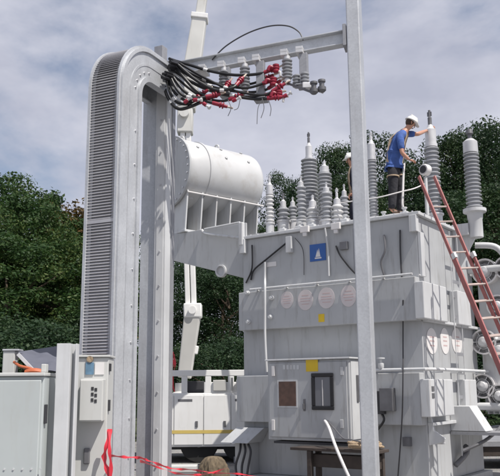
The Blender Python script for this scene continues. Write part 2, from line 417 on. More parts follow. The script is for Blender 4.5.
# jacking lug at the right corner
c = RT(419, 440, .06)
b = MB(); b.prism([(.003, .03, c.z-.12), (.26, .03, c.z-.06), (.28, .03, c.z), (.10, .03, c.z+.12), (.04, .03, c.z+.5), (.003, .03, c.z+.55)], (0, .05, 0)); b.build('jacking_lug', 'tank2', TR, bevel=.008)
b = MB(); b.box(.003, .22, .09, .2, c.z-.10, c.z-.03); b.box(.003, .2, .09, .2, c.z-.028, c.z+.01); b.build('jacking_lug', 'tank2', TR, bevel=.01)
plate('earth_pad', 'midsteel', 405, 412, 437, 446, -.002, .10)
c = RT(457, 426, .02); b = MB(); b.box(.003, .05, c.y-.07, c.y+.07, c.z-.06, c.z+.06); b.build('gauge_box', 'dark', TR, bevel=.006)
c = RT(460, 452, .02); cond([(.04, c.y-.3, c.z-.2), (.14, c.y-.1, c.z-.05), (.16, c.y, c.z+.05), (.1, c.y+.05, c.z+.1)], .045, 'midsteel', 'drain_pipe', 10)
c = RT(433, 390, .17)
for za in (-.02, -.13): b = MB(); b.box(.171, .177, c.y-.06, c.y+.04, c.z+za, c.z+za+.08); b.build('small_label', 'midsteel', TR)
# lower left: box below the cabinet side and sloping foot
b = MB(); zt_ = FR(255, 428, -.3).z; zb_ = FR(255, 443, -.3).z
b.prism([(-W-.03, -.002, zt_), (-W-.03, -BP, zt_), (-W-.2, -.5, zb_), (-W-.2, -.002, zb_)], (.62, 0, 0)); b.build('foot_plate', 'tank', TR, bevel=.01)
b = MB(); zf = FR(255, 475, -.2).z
b.box(-W+.0, -W+.34, -.3, -.003, .16, zb_-.003); b.build('pedestal', 'tank', TR, bevel=.01)
for k in range(3):
    cond([(-W+.16+k*.1, -.34-.02*k, zb_-.02), (-W+.2+k*.12, -.42, zb_-.15), (-W+.12+k*.14, -.44, zb_-.4), (-W+.2+k*.1, -.5, .12)], .022, 'dark', 'hose')

# ---- control cabinet
CF = -.66
CABF = dict()
a = FR(268, 400, CF); c = FR(350, 400, CF); t = FR(310, 360, CF).z; bt = FR(310, 441, CF).z
b = MB(); b.box(a.x, c.x, CF, -BP-.003, bt, t); CC = b.build('control_cabinet', 'tank', TR, bevel=.012)
b = MB(); b.box(a.x+.04, c.x-.04, CF-.022, CF-.001, bt+.05, t-.04); b.build('cabinet_door', 'tank', CC, bevel=.008)
DF = CF-.023
b = MB(); b.box(a.x-.03, c.x+.04, CF-.05, -BP-.004, t+.002, t+.03); b.build('cabinet_roof', 'tank2', CC, bevel=.006)
def cpl(name, m, p0, p1, q0, q1, y=DF, tt=.012, bev=0):
    o = plate(name, m, p0, p1, q0, q1, y, tt, CC, bev); return o
cpl('warning_label', 'yellow', 306, 318, 359, 371.5, DF, .004)
cpl('window_frame', 'tank2', 277.5, 297.5, 380, 407.5, DF, .008)
cpl('gauge_window', 'gauge', 279, 296, 381.5, 406, DF-.008, .006)
# black framed window
p0 = FR(312, 392, DF).x; p1 = FR(334, 392, DF).x; q0 = FR(323, 373, DF).z; q1 = FR(323, 410, DF).z
b = MB(); fw = .065
b.box(p0, p1, DF-.03, DF-.001, q0-fw, q0); b.box(p0, p1, DF-.03, DF-.001, q1, q1+fw)
b.box(p0, p0+fw, DF-.03, DF-.001, q1+fw, q0-fw); b.box(p1-fw, p1, DF-.03, DF-.001, q1+fw, q0-fw)
b.build('window_frame', 'black', CC, bevel=.012)
b = MB(); b.box(p0+fw+.002, p1-fw-.002, DF-.012, DF-.001, q1+fw+.002, q0-fw-.002); b.build('window_glass', 'glass', CC)
b = MB(); xm = (p0+p1)/2; b.box(xm-.006, xm+.006, DF-.016, DF-.0125, q1+fw+.004, q0-fw-.05); b.build('indicator', 'paper', CC)
h0 = FR(304.5, 405, DF)
b = MB(); b.box(h0.x-.02, h0.x+.02, DF-.012, DF-.001, h0.z-.1, h0.z+.1); b.box(h0.x-.012, h0.x+.012, DF-.05, DF-.013, h0.z-.07, h0.z+.02); b.build('door_handle', 'midsteel', CC, bevel=.004)
for py in (371, 425):
    h0 = FR(273.5, py, DF); b = MB(); b.box(h0.x-.03, h0.x+.03, DF-.02, DF-.001, h0.z-.09, h0.z+.09); b.build('hinge', 'paper', CC, bevel=.005)
for px in (339,):
    for py in (371, 424):
        h0 = FR(px+3, py, DF); b = MB(); b.box(h0.x-.03, h0.x+.03, DF-.012, DF-.001, h0.z-.07, h0.z+.07); b.build('latch', 'tank2', CC, bevel=.005)
for k in range(5):
    cpl('lettering', 'tank2', 283+k*3.4, 285.4+k*3.4, 365, 369.5, DF, .003)
# side panel of cabinet, with a dark slot
b = MB(); b.box(c.x+.001, c.x+.014, CF+.05, -BP-.05, bt+.04, t-.04); b.build('side_panel', 'tank2', CC, bevel=.004)
zz0 = FR(355, 375, -.45).z; zz1 = FR(355, 402, -.45).z
b = MB(); b.box(c.x+.0145, c.x+.03, -.45, -.37, zz1, zz0); b.build('slot', 'midsteel', CC, bevel=.006)
# shelf below the cabinet
b = MB(); b.box(a.x+.1, c.x+.1, CF+.02, -BP-.01, bt-.06, bt-.02); b.build('shelf', 'dark', TR)

# ---- bushings
def sheds(bb, base, h, r, n, core=.62, axis=(0,0,1), nseg=22):
    prof = [(r*core, 0)]; step = h/n
    for i in range(n):
        z0 = i*step
        prof += [(r*core, z0+step*.34), (r*.97, z0+step*.40), (r*1.0, z0+step*.50), (r*.98, z0+step*.66), (r*core, z0+step*.92)]
    prof.append((r*core, h)); bb.lathe(base, axis, prof, nseg)
def bushing(px, y, py_base, py_top, r, n, cap, capr, tip, flange=.0, porc='porc', tipm='alu', plane='F', core=.66, capm='alu'):
    """porcelain from py_base to py_top, cap up to `cap`, terminal up to `tip` (photo rows), stands on the cover"""
    P = FR if plane == 'F' else RT
    base = P(px, py_base, y); top = P(px, py_top, y); ct = P(px, cap, y).z; tt = P(px, tip, y).z
    x_, y_ = base.x, base.y
    bb = MB(); h0 = max(base.z-ZT, .03)
    bb.lathe((x_, y_, ZT+.001), (0,0,1), [(r*1.35,0),(r*1.35,.03),(r*.95,.035),(r*.95,max(h0-.03,.036)),(r*1.15,max(h0-.028,.038)),(r*1.15,h0)], 22)
    B = bb.build('bushing', capm, TR)
    bb = MB(); sheds(bb, (x_, y_, base.z+.002), top.z-base.z, r, n, core); bb.build('porcelain', porc, B)
    bb = MB(); ch = ct-top.z
    bb.lathe((x_, y_, top.z+.004), (0,0,1), [(capr*1.1,0),(capr*1.1,ch*.13),(capr*.97,ch*.135),(capr*.97,ch*.78),(capr*.85,ch*.80),(capr*.6,ch*.88),(capr*.42,ch)], 20); bb.build('cap', capm, B)
    if tt > ct+.01:
        bb = MB(); th = tt-ct
        bb.lathe((x_, y_, ct+.004), (0,0,1), [(capr*.36,0),(capr*.36,th*.5),(capr*.22,th*.55),(capr*.22,th)], 12)
        bb.box(x_-capr*.4, x_+capr*.4, y_-.01, y_+.01, ct+th*.62, ct+th*.9)
        bb.build('terminal', tipm, B)
    return B
bushing(270, .45, 223, 195, .088, 7, 183, .072, 175, porc='porcl')
bushing(283.5, .7, 221, 208, .13, 3, 200, .06, 193, porc='porc', tipm='midsteel')
bushing(310.5, 1.1, 219, 159, .175, 17, 143, .075, 132, tipm='midsteel', core=.70)
bushing(325.5, .9, 217, 173, .15, 12, 165, .095, 161, core=.68)
bushing(301.5, .55, 220, 186, .10, 8, 181, .055, 176)
bushing(313, .4, 220, 208, .125, 3, 200, .075, 195, porc='porcl')
bushing(327, .35, 220, 192, .115, 6, 187, .06, 182)
bushing(337.5, .4, 220, 205, .12, 3, 198, .07, 188, porc='porcl')
bushing(345, .9, 219, 196, .09, 6, 190, .05, 184)
bushing(293, .9, 220, 206, .09, 4, 201, .05, 197)
bushing(374, .5, 217, 160, .092, 17, 140, .078, 132, core=.70)
bG = bushing(435, -.38, 214, 150, .15, 16, 129, .112, 115, plane='R', tipm='midsteel', core=.70)
# square tops on the arrester-like small bushings
# bushing on a side turret at the right rear
TX = .42
base = RT(474.5, 209, TX); top = RT(474.5, 156, TX); ct = RT(474.5, 143, TX).z; tt = RT(474.5, 134, TX).z
bb = MB(); bb.lathe((TX, base.y, base.z-.55), (0,0,1), [(.13,0),(.13,.34),(.14,.36),(.15,.47),(.215,.48),(.215,.545)], 24)
bb.box(.003, TX-.1, base.y-.14, base.y+.14, base.z-.5, base.z-.28)
B = bb.build('bushing', 'tank2', TR, bevel=.006)
bb = MB(); sheds(bb, (TX, base.y, base.z+.002), top.z-base.z, .152, 15, .70); bb.build('porcelain', 'porc', B)
bb = MB(); bb.lathe((TX, base.y, top.z+.003), (0,0,1), [(.135,0),(.14,.03),(.135,(ct-top.z)*.8),(.07,ct-top.z)], 20); bb.build('cap', 'alu', B)
bb = MB(); bb.lathe((TX, base.y, ct+.003), (0,0,1), [(.04,0),(.04,(tt-ct)*.5),(.075,(tt-ct)*.55),(.06,(tt-ct))], 12); bb.build('terminal', 'midsteel', B)
bb = MB(); bb.prism([(.003, base.y-.03, base.z-1.2), (TX-.02, base.y-.03, base.z-.56), (.003, base.y-.03, base.z-.3)], (0, .06, 0)); bb.build('turret_bracket', 'tank2', TR, bevel=.006)
# white oil gauge on stand by the ladder head
g0 = RT(425, 170, -.3); bb = MB()
bb.lathe((g0.x, g0.y, ZT+.002), (0,0,1), [(.07,0),(.07,.02),(.035,.03),(.035,g0.z-ZT-.14)], 12); GA = bb.build('gauge_stand', 'tank2', TR)
bb = MB(); ax = to_world((0,0,0))-CAM; axl = Vector((-.25, -1, 0)).normalized()
bb.lathe(Vector((g0.x, g0.y, g0.z))-axl*.08, axl, [(.06,0),(.112,.02),(.112,.12),(.098,.14)], 22); bb.build('gauge_housing', 'paper', GA)
bb = MB(); bb.lathe(Vector((g0.x, g0.y, g0.z))+axl*.062, axl, [(.072,0),(.072,.008)], 22); bb.build('gauge_face', 'dark', GA)
# lid the man stands on
m0 = FR(396, 214, .62)
bb = MB(); bb.lathe((m0.x, m0.y, ZT+.002), (0,0,1), [(.30,0),(.30,.05),(.24,.055),(.24,.09),(.27,.092),(.27,.118)], 24); LID = bb.build('manhole_cover', 'paper', TR)
LIDZ = ZT+.122
# top-of-tank pipes
cond([(-W+.2, .35, ZT+.06), (-W+.9, .35, ZT+.08), (-W+1.6, .3, ZT+.06), (-1.3, .3, ZT+.07), (-.5, .3, ZT+.06)], .03, 'tank2', 'cover_pipe', 10)
for px, yy, hh in ((283, .2, .10), (299, .25, .12), (312, .15, .09), (345, .2, .11), (384, .2, .06), (405, .15, .07)):
    q = FR(px, 222, yy); bb = MB(); bb.box(q.x-.07, q.x+.07, yy-.05, yy+.05, ZT+.002, ZT+hh); bb.lathe((q.x, yy, ZT+hh+.001), (0,0,1), [(.03,0),(.03,.05),(.05,.055),(.05,.08)], 10); bb.build('cover_fitting', 'tank2', TR, bevel=.01)

# ---- conservator on cantilever brackets at left
CY0 = .15
e0 = FR(171, 170, CY0); e1d = None
topz = FR(185, 135.5, CY0).z; botz = FR(185, 204, CY0).z
CR = (topz-botz)/2; czc = (topz+botz)/2
# length: far end seen at px 250 on the axis
xa = e0.x-.02; CA = R(15); _before = set(bpy.data.objects)
best = min([(abs((lambda w: (w-CAM).dot(_rt)/(w-CAM).dot(_fw)*F+CX)(to_world((xa+math.sin(CA)*(yy-CY0), CY0+math.cos(CA)*(yy-CY0), czc)))-243), yy) for yy in [i*.02 for i in range(20, 250)]])[1]
CL = best
print('CONS r', CR, 'x', xa, 'z', czc, 'len', CY0, CL)
prof = [(.001,-.06),(CR*.5,-.055),(CR*.86,-.035),(CR*.97,-.01),(CR,.02)]
nL = CL-CY0
prof = [(CR*.985, 0), (CR, .015)] + [(CR, nL*.26-.012), (CR*1.03, nL*.26-.01), (CR*1.03, nL*.26+.05), (CR, nL*.26+.052)] + [(CR, nL*.96)] + [(CR*math.cos(t), nL*.96+.30*math.sin(t)) for t in [R(q) for q in (12,25,38,50,62,74,85,89)]]
b = MB(); b.lathe((xa, CY0, czc), (0,1,0), prof, 64); CO = b.build('conservator', 'cons', TR)
b = MB(); b.lathe((xa, CY0-.05, czc), (0,1,0), [(CR*1.045,0),(CR*1.045,.046)], 64); EC = b.build('end_cover', 'tank', CO, bevel=.006)
b = MB()
for i in range(28):
    t = 2*PI*i/28; b = MB(); b.lathe((xa+CR*.955*math.cos(t), CY0-.05, czc+CR*.955*math.sin(t)), (0,-1,0), [(.02,0.001),(.02,.025)], 6); b.build('bolt', 'bolt', EC)
b = MB(); b.lathe((xa-.02, CY0-.052, czc-.05), (0,-1,0), [(.24,0),(.24,.06),(.21,.065),(.21,.09),(.05,.1)], 28); b.build('level_gauge', 'cons', EC)
b = MB()
for yy in (CY0+.3, CY0+nL*.62):
    pts = [(xa-.07, yy, czc+CR-.01), (xa-.07, yy, czc+CR+.08), (xa, yy, czc+CR+.12), (xa+.07, yy, czc+CR+.08), (xa+.07, yy, czc+CR-.01)]
    b.tube(spline(pts, 4), .022, 8)
b.build('lifting_eye', 'cons', CO)
b = MB()
for t, k in ((.9, .5), (.5, .5), (.7, .15), (.55, .82), (1.05, .82)):
    b.lathe((xa+CR*math.cos(t)*.99, CY0+nL*k, czc+CR*math.sin(t)*.99), (math.cos(t), 0, math.sin(t)), [(.035,0),(.035,.03),(.02,.035)], 10)
b.build('studs', 'tank', CO)
b = MB(); b.bar((xa+CR*.52, CY0+nL*.1, czc-CR*.8), (xa+CR*.60, CY0+nL*.1, czc-CR*.84+.05), .16, .1); b.build('weld_pad', 'cons', CO, bevel=.01)
# cradle below the drum
zc0 = czc-CR*.80; zd = FR(200, 228, CY0).z
b = MB(); b.box(xa-.50, xa+.55, CY0+.02, CL+.1, zd-.05, zd); CRD = b.build('cradle_deck', 'tank2', TR, bevel=.006)
b = MB(); b.box(xa+.02, xa+.06, CY0+.12, CL+.1, zd+.002, czc-CR+.02); b.build('cradle_web', 'midsteel', CRD)  # web coloured dark to paint in the shade under the overhanging drum
nr = 6
for i in range(nr):
    yy = CY0+.04+i*(nL-.1)/(nr-1)
    b = MB(); b.prism([(xa-.45, yy, zd+.002), (xa+.52, yy, zd+.002), (xa+CR*.78, yy, zc0+.14)]+[(xa+CR*1.0*math.sin(t), yy, czc-CR*1.0*math.cos(t)) for t in [R(q) for q in (48,36,24,12,0,-12,-24,-36)]], (0,.035,0)); b.build('cradle_rib', 'tank2', CRD)
b = MB(); b.tube([(xa+CR*.8, CY0+.03, zc0+.07), (xa+CR*.8, CL+.1, zc0+.07)], .018, 8); b.build('tie_rod', 'paper', CRD)
_mt = Matrix.Translation((xa, CY0, 0)) @ Matrix.Rotation(-CA, 4, 'Z') @ Matrix.Translation((-xa, -CY0, 0))
for _o in set(bpy.data.objects)-_before:
    if _o.type == 'MESH': _o.data.transform(_mt)
# cantilever gusset arms from the tank's left wall
zg = zd-.053
xl = xa-.46
g_in = FR(243, 279, .1).z; g_out = FR(176, 252, .1).z
for yy in (.10, 1.15, D-.3):
    b = MB(); b.prism([(-W-.003, yy, g_in), (-W-.003, yy, zg), (xl, yy, zg), (xl, yy, g_out+.0)], (0,.05,0)); b.build('gusset_arm', 'tank', TR, bevel=.006)
b = MB(); q = FR(221, 271, .08); b.lathe((q.x, .155, q.z), (0,-1,0), [(.115,0),(.13,.02),(.13,.1),(.10,.105),(.095,.06),(.002,.058)], 24); b.build('pipe_flange', 'cons', TR)
b = MB()
q0 = FR(200, 234, 0.0); q1 = FR(240, 240, -.06)
b.tube(spline([(q0.x, .06, zg-.02), (q0.x+.15, .03, zg-.12), (q1.x-.25, -.02, zg-.28), (q1.x, -.06, zg-.33)], 6), .028, 8)
b.tube([(q0.x+.1, .03, zg-.02), (q1.x+.0, -.06, zg-.02)], .022, 8)
b.build('cradle_pipe', 'tank2', TR)
b = MB(); b.box(q1.x-.0, q1.x+.1, -.12, -.02, zg-.5, zg-.03); b.build('pipe_elbow', 'tank2', TR, bevel=.02)
# ---- cooler bank at the right rear with fans
KX0, KX1 = .50, 1.0
ky0 = D-.10
kz1 = RT(482, 252, .7).z; kz0 = RT(482, 428, .7).z
b = MB()
for i in range(9):
    x = .12+i*.11; b.box(x, x+.03, ky0+.12, D+1.0, kz0+.15, kz1)
RAD = b.build('radiator', 'tank2', TR, bevel=.004)
b = MB(); b.box(.10, 1.25, ky0+.105, ky0+.118, kz0+.2, kz1-.02); b.build('cowl_panel', 'tank2', RAD, bevel=.004)
b = MB(); b.tube([(.003, D-.2, kz1-.12), (.3, D-.2, kz1-.12), (1.15, D-.2, kz1-.12)], .07, 12); b.build('header_pipe', 'tank2', RAD); b = MB(); b.tube([(.003, D-.2, kz0+.3), (1.15, D-.2, kz0+.3)], .07, 12); b.build('header_pipe', 'tank2', RAD)
def pxl(l):
    d = to_world(l)-CAM; return (round(d.dot(_rt)/d.dot(_fw)*F+CX), round(CY-d.dot(_up)/d.dot(_fw)*F))
for lx in (.42, 1.25): print('cowl', lx, pxl((lx, ky0+.1, kz1)), pxl((lx, ky0+.1, kz0)))
def fan(px, py, x, r):
    q = FR(px, py, ky0)
    bb = MB(); yv = ky0+.1
    n = 26; prof = [(r*.9, 0), (r*1.02, -.005), (r*1.02, .16), (r*1.06, .17), (r*1.06, .20), (r*.93, .20), (r*.9, .1)]
    # shroud: open ring
    aa = Vector((0,-1,0))
    vs = []; fs = []
    for rr, h in prof:
        for j in range(n):
            t = 2*PI*j/n; vs.append((q.x+rr*math.cos(t), yv-h, q.z+rr*math.sin(t)))
    k = len(prof)
    for i in range(k):
        for j in range(n): fs.append((i*n+j, i*n+(j+1)%n, ((i+1)%k)*n+(j+1)%n, ((i+1)%k)*n+j))
    bb.add(vs, fs, True); fo = bb.build('cooling_fan', 'paper', TR)
    bb = MB(); bb.lathe((q.x, yv-.03, q.z), (0,-1,0), [(r*.5,0),(r*.52,.02),(r*.5,.17),(r*.34,.24),(.01,.26)], 18); bb.build('fan_motor', 'alu', fo)
    bb = MB()
    for i in range(5):
        t = 2*PI*i/5+px; u = Vector((math.cos(t), 0, math.sin(t))); w = Vector((-math.sin(t), 0, math.cos(t)))
        p = Vector((q.x, yv-.08, q.z)); bb.add([p+u*r*.2+w*r*.1+Vector((0,.03,0)), p+u*r*.88+w*r*.28+Vector((0,.04,0)), p+u*r*.88-w*r*.2+Vector((0,-.04,0)), p+u*r*.2-w*r*.1+Vector((0,-.03,0)),
               p+u*r*.2+w*r*.1+Vector((0,.038,0)), p+u*r*.88+w*r*.28+Vector((0,.048,0)), p+u*r*.88-w*r*.2+Vector((0,-.032,0)), p+u*r*.2-w*r*.1+Vector((0,-.022,0))], [(0,1,2,3),(7,6,5,4),(0,4,5,1),(1,5,6,2),(2,6,7,3),(3,7,4,0)])
    bb.build('fan_blades', 'alu', fo)
    bb = MB(); bb.lathe((q.x, yv-.0, q.z), (0,-1,0), [(r*.9,.001),(r*.9,.012)], 26); bb.build('fan_back', 'tank2', fo)
    bb = MB()
    for i in range(3): bb.bar((q.x-r*math.cos(i*PI/3), yv-.185, q.z-r*math.sin(i*PI/3)), (q.x+r*math.cos(i*PI/3), yv-.185, q.z+r*math.sin(i*PI/3)), .012, .012)
    for k2 in (.6,):
        bb.tube([(q.x+r*k2*math.cos(2*PI*j/20), yv-.195, q.z+r*k2*math.sin(2*PI*j/20)) for j in range(21)], .006, 5, False)
    bb.build('fan_guard', 'alu', fo)
for px, py, r in ((486, 272, .24), (499, 306, .2), (485, 342, .23), (501, 350, .2), (484, 386, .22), (501, 396, .21), (507, 268, .21)):
    fan(px, py, .7, r)
b = MB(); q = RT(470, 424, .35); b.prism([(.003, q.y-.0, q.z+.3), (.003, q.y-.0, q.z-.12), (.62, q.y-.0, q.z-.12), (.36, q.y-.0, q.z+.3)], (0,.4,0)); b.build('cooler_foot', 'tank2', TR, bevel=.01)
b = MB(); b.box(.02, .9, q.y-.05, D+.9, q.z-.18, q.z-.13); b.build('cooler_shelf', 'galvd', TR)
cond([(.2, D-.3, kz1+.35), (.55, D-.2, kz1+.3), (.75, D-.2, kz1+.05), (.75, D-.2, kz1-.1)], .06, 'tank2', 'header_pipe', 12)
cond([(.25, .9, kz0-.4), (.6, 1.2, kz0-.2), (.62, D-.5, kz0+.1), (.5, D-.3, kz0+.5)], .03, 'midsteel', 'conduit', 8)

# ================================================================ pad under transformer
b = MB(); rect = [to_world((-W-.9, -1.0, 0)), to_world((1.6, -1.0, 0)), to_world((1.6, D+1.2, 0)), to_world((-W-.9, D+1.2, 0))]
b.prism([(v.x, v.y, -.3) for v in rect], (0,0,.3035)); b.build('foundation_pad', 'conc', kind='structure')

# ================================================================ CABLE RISER (louvred tray)
RB = AT(115, 300, 8.0); bx = Vector((.905, -.425, 0)).normalized(); hx = Vector((.425, .905, 0)).normalized()
# local: x = bx (width), y = hx (run), origin at louvre right edge, ground
RZ = math.atan2(bx.y, bx.x)
RI = empty('cable_riser', (RB.x, RB.y, 0), RZ)
tag(RI, 'tall louvred galvanised cable tray rising and bending over in an elbow', 'cable tray')
def RL(px, py, x):          # local point on plane x
    d = ray(px, py); o = Vector((RB.x, RB.y, 0)); t = (x-(CAM-o).dot(bx))/d.dot(bx); w = CAM+d*t-o; return Vector((w.dot(bx), w.dot(hx), w.z))
def RLy(px, py, y):
    d = ray(px, py); o = Vector((RB.x, RB.y, 0)); t = (y-(CAM-o).dot(hx))/d.dot(hx); w = CAM+d*t-o; return Vector((w.dot(bx), w.dot(hx), w.z))
TW = -RLy(83, 300, 0).x; TD = RL(140, 300, 0).y
rtop = RL(150, 51, 0).z
REND = RL(179, 72, 0).y+.14
RO = .62                      # outer radius
print('TRAY w', TW, 'd', TD, 'top', rtop, 'end', REND)
TD = min(max(TD, .25), .40)
def path(o):                  # offset o inwards from the outer face, list of (y,z, normal)
    r = RO-o; out = [(o, 0.0)]
    cz = rtop-RO
    out.append((o, cz))
    for i in range(1, 13):
        t = PI/2*i/12; out.append((RO-r*math.cos(t), cz+r*math.sin(t)))
    out.append((REND, rtop-o)); return out
def ribbon(x0, x1, o0, o1):
    bb = MB(); A = path(o0); Bp = path(o1); n = len(A); vs = []
    for (y, z_), (y2, z2) in zip(A, Bp): vs += [(x0, y, z_), (x1, y, z_), (x1, y2, z2), (x0, y2, z2)]
    fs = []
    for i in range(n-1):
        for j in range(4): fs.append((i*4+j, i*4+(j+1)%4, (i+1)*4+(j+1)%4, (i+1)*4+j))
    fs += [(0,1,2,3), ((n-1)*4+3, (n-1)*4+2, (n-1)*4+1, (n-1)*4)]
    bb.add(vs, fs, True); return bb
# near side rail and far side rail with outer and inner lips
for x0 in (-.02, -TW):
    ro = ribbon(x0, x0+.02, .0, TD).build('side_rail', 'galv', RI)
    xin = (x0-.055, x0+.0) if x0 > -.1 else (x0+.02, x0+.075)
    ribbon(xin[0]+(.0 if x0 > -.1 else .001), xin[1]-(.001 if x0 > -.1 else 0), .0, .016).build('rail_lip', 'galv', ro)
    ribbon(xin[0]+(.0 if x0 > -.1 else .001), xin[1]-(.001 if x0 > -.1 else 0), TD-.016, TD).build('rail_lip', 'galv', ro)
# stiffening folds on the near rail
ribbon(.001, .022, .0, .04).build('rail_fold', 'galv', RI)
ribbon(.001, .022, TD-.06, TD).build('rail_fold', 'galv', RI)
ribbon(.001, .006, TD*.45, TD*.52).build('rail_seam', 'galv', RI)
b = MB()
for i in range(12):
    zz = .2+i*.4
    if zz < rtop-RO:
        b = MB(); b.lathe((.002, TD-.09, zz), (1,0,0), [(.012,0),(.012,.010)], 6); b.build('bolt', 'bolt', RI)
for i in range(5):
    t = PI/2*(i+.5)/5; r = RO-TD*.72; b = MB(); b.lathe((.002, RO-r*math.cos(t), rtop-RO+r*math.sin(t)), (1,0,0), [(.012,0),(.012,.010)], 6); b.build('bolt', 'bolt', RI)
# louvre sheet: backing sheet plus pressed slats on outer face
ribbon(-TW+.076, -.076, .010, .014).build('louvre_backing', 'galvd', RI)
b = MB(); pitch = .033; s_ = 0.0; arc = RO*PI/2; L1 = rtop-RO; tot = L1+arc+(REND-RO)
def on_path(s):
    if s < L1: return (0.0, s), (-1, 0), (0, 1)
    if s < L1+arc:
        t = (s-L1)/RO; return (RO-RO*math.cos(t), L1+RO*math.sin(t)), (-math.cos(t), math.sin(t)), (math.sin(t), math.cos(t))
    return (RO+(s-L1-arc), rtop), (0, 1), (1, 0)
s_ = .1; zseam = RLy(100, 221, 0).z
while s_ < tot-.05:
    (py, pz), (ny, nz), (ty, tz) = on_path(s_)
    # slat: slanted strip standing out at its lower edge
    def pt(a, o): return (py+ty*a+ny*o, pz+tz*a+nz*o)
    q = [pt(-.011, .013), pt(-.007, .017), pt(.0155, -.004), pt(.0115, -.010)]
    seam = abs(s_-zseam) < .02
    if seam: q = [pt(-.019, .012), pt(-.019, .017), pt(.019, .017), pt(.019, -.0)]
    b.prism([(-TW+.03, y, z_) for y, z_ in q], (TW-.06, 0, 0)); s_ += pitch
b.build('louvre_slats', 'louvre', RI)
# edge trims of louvre sheet
ribbon(-TW-.004, -TW+.03, -.03, -.001).build('edge_trim', 'galv', RI)
ribbon(-.03, -.0, -.03, -.001).build('edge_trim', 'galv', RI)
# ladder rungs inside and end clip on top
b = MB()
for i in range(18): b = MB(); b.box(-TW+.021, -.021, TD-.06, TD-.025, .3+i*.26, .34+i*.26); b.build('tray_rung', 'galvd', RI)
q = RL(161, 42, -.12)
b = MB(); b.box(-.20, -.08, REND-.42, REND-.30, rtop+.002, rtop+.27); b.box(-.3, -.02, REND-.28, REND+.06, rtop+.09, rtop+.115); b.box(-.2,-.08, REND-.30, REND-.2, rtop+.003, rtop+.088); b.build('end_bracket', 'galvd', RI, bevel=.004)

# ================================================================ GANTRY: post, beam, pole
pole0 = AT(367.5, 388, 8.6); 
post0 = AT(160, 388, 9.25)
GD = Vector((pole0.x-post0.x, pole0.y-post0.y, 0)); GLEN = GD.length; GD.normalize(); GRZ = math.atan2(GD.y, GD.x)
GA_ = empty('steel_gantry', (post0.x, post0.y, 0), GRZ)
tag(GA_, 'galvanised steel gantry with a beam between a broad column and a square pole', 'steel frame')
gy = Vector((-GD.y, GD.x, 0))
zb_r = AT(355, 37, 8.6).z; zb_l = AT(188, 69, 9.15).z
print('GANTRY len', GLEN, 'beam z', zb_l, zb_r)
poletop = AT(354, -30, 8.6).z
b = MB(); b.box(GLEN-.08, GLEN+.08, -.12, .20, .02, poletop); PO = b.build('pole', 'galv', GA_, bevel=.014)
b = MB(); b.box(GLEN-.0855-.012, GLEN-.0865, -.045, .045, 3.0, 3.5); b.build('pole_plate', 'galvd', PO)
b = MB(); b.box(GLEN-.2, GLEN+.2, -.2, .2, .002, .02)
for sx in (-.15, .15):
    for sy in (-.15, .15): b.lathe((GLEN+sx, sy, .0205), (0,0,1), [(.025,0),(.025,.03)], 6)
b.build('base_plate', 'galvd', PO)
# broad column made of a flanged section
pt = rtop-.10
b = MB(); b.box(-.05, .10, -.14, .13, .022, pt); PC = b.build('column', 'galvl', GA_, bevel=.008)
b = MB(); b.box(-.25, -.0505, -.09, -.076, .022, pt); b.box(-.25, -.238, -.0755, .06, .022, pt); b.build('column_flange', 'galv', PC, bevel=.002)
b = MB(); b.box(-.02, .07, -.149, -.1405, .022, pt); b.build('cover_strip', 'galvl', PC, bevel=.002)
b = MB(); b.box(.1005, .108, .02, .13, .022, pt); b.build('column_seam', 'galvd', PC)
b = MB(); b.box(-.3, .3, -.2, .2, .002, .02); b.build('base_plate', 'galvd', PC)
b = MB()
for i in range(12):
    b = MB(); b.lathe((.025, -.1495, .4+i*.42), (0,-1,0), [(.013,0),(.013,.010)], 6); b.build('bolt', 'bolt', PC)
# beam
bl = Vector((-.0, 0.0, zb_l)); br = Vector((GLEN-.088, 0.0, zb_r))
b = MB(); b.bar(bl, br, .10, .014); 
for s in (1, -1):
    pass
b = MB(); up = Vector((0,0,1))
H = .17
dz = Vector((0,0,H/2))
b.bar(bl, br, .012, H-.03); b.bar(bl+dz, br+dz, .12, .014); b.bar(bl-dz, br-dz, .12, .014)
BE = b.build('beam', 'galv', GA_, bevel=.003)
b = MB(); b.box(GLEN-.13, GLEN-.088, -.11, .11, zb_r-.14, zb_r+.14); b.build('beam_seat', 'galvd', BE, bevel=.004)
def beam_at(px, py_off=0):
    """local gantry x for a photo column on the beam"""
    best = None
    for i in range(400):
        x = GLEN*i/399; w = Vector((post0.x, post0.y, 0))+GD*x+Vector((0,0,zb_l+(zb_r-zb_l)*x/GLEN))
        p = (w-CAM).dot(_rt)/(w-CAM).dot(_fw)*F+CX
        if best is None or abs(p-px) < best[0]: best = (abs(p-px), x)
    return best[1]
def gz(x): return zb_l+(zb_r-zb_l)*x/GLEN
def gw(l): return Vector((post0.x, post0.y, 0))+GD*l[0]+gy*l[1]+Vector((0,0,l[2]))
# clamps and drop arms belong to the gantry
for px in (205, 224, 244, 258, 286, 301):
    x = beam_at(px); b = MB(); b.box(x-.045, x+.045, -.15, .075, gz(x)-H/2-.05, gz(x)-H/2-.009); b.box(x-.045, x+.045, -.15, -.062, gz(x)-H/2-.0085, gz(x)-H/2+.03); b.build('beam_clamp', 'alu', GA_, bevel=.005)
for px, ln in ((228, .36), (262, .50), (304.5, .42)):
    x = beam_at(px); z1 = gz(x)-H/2-.052; b = MB(); b.box(x-.05, x+.05, -.12, -.03, z1-ln, z1); b.box(x-.08, x+.08, -.2, .0, z1-ln-.02, z1-ln-.001); b.build('drop_arm', 'galvd', GA_, bevel=.006)

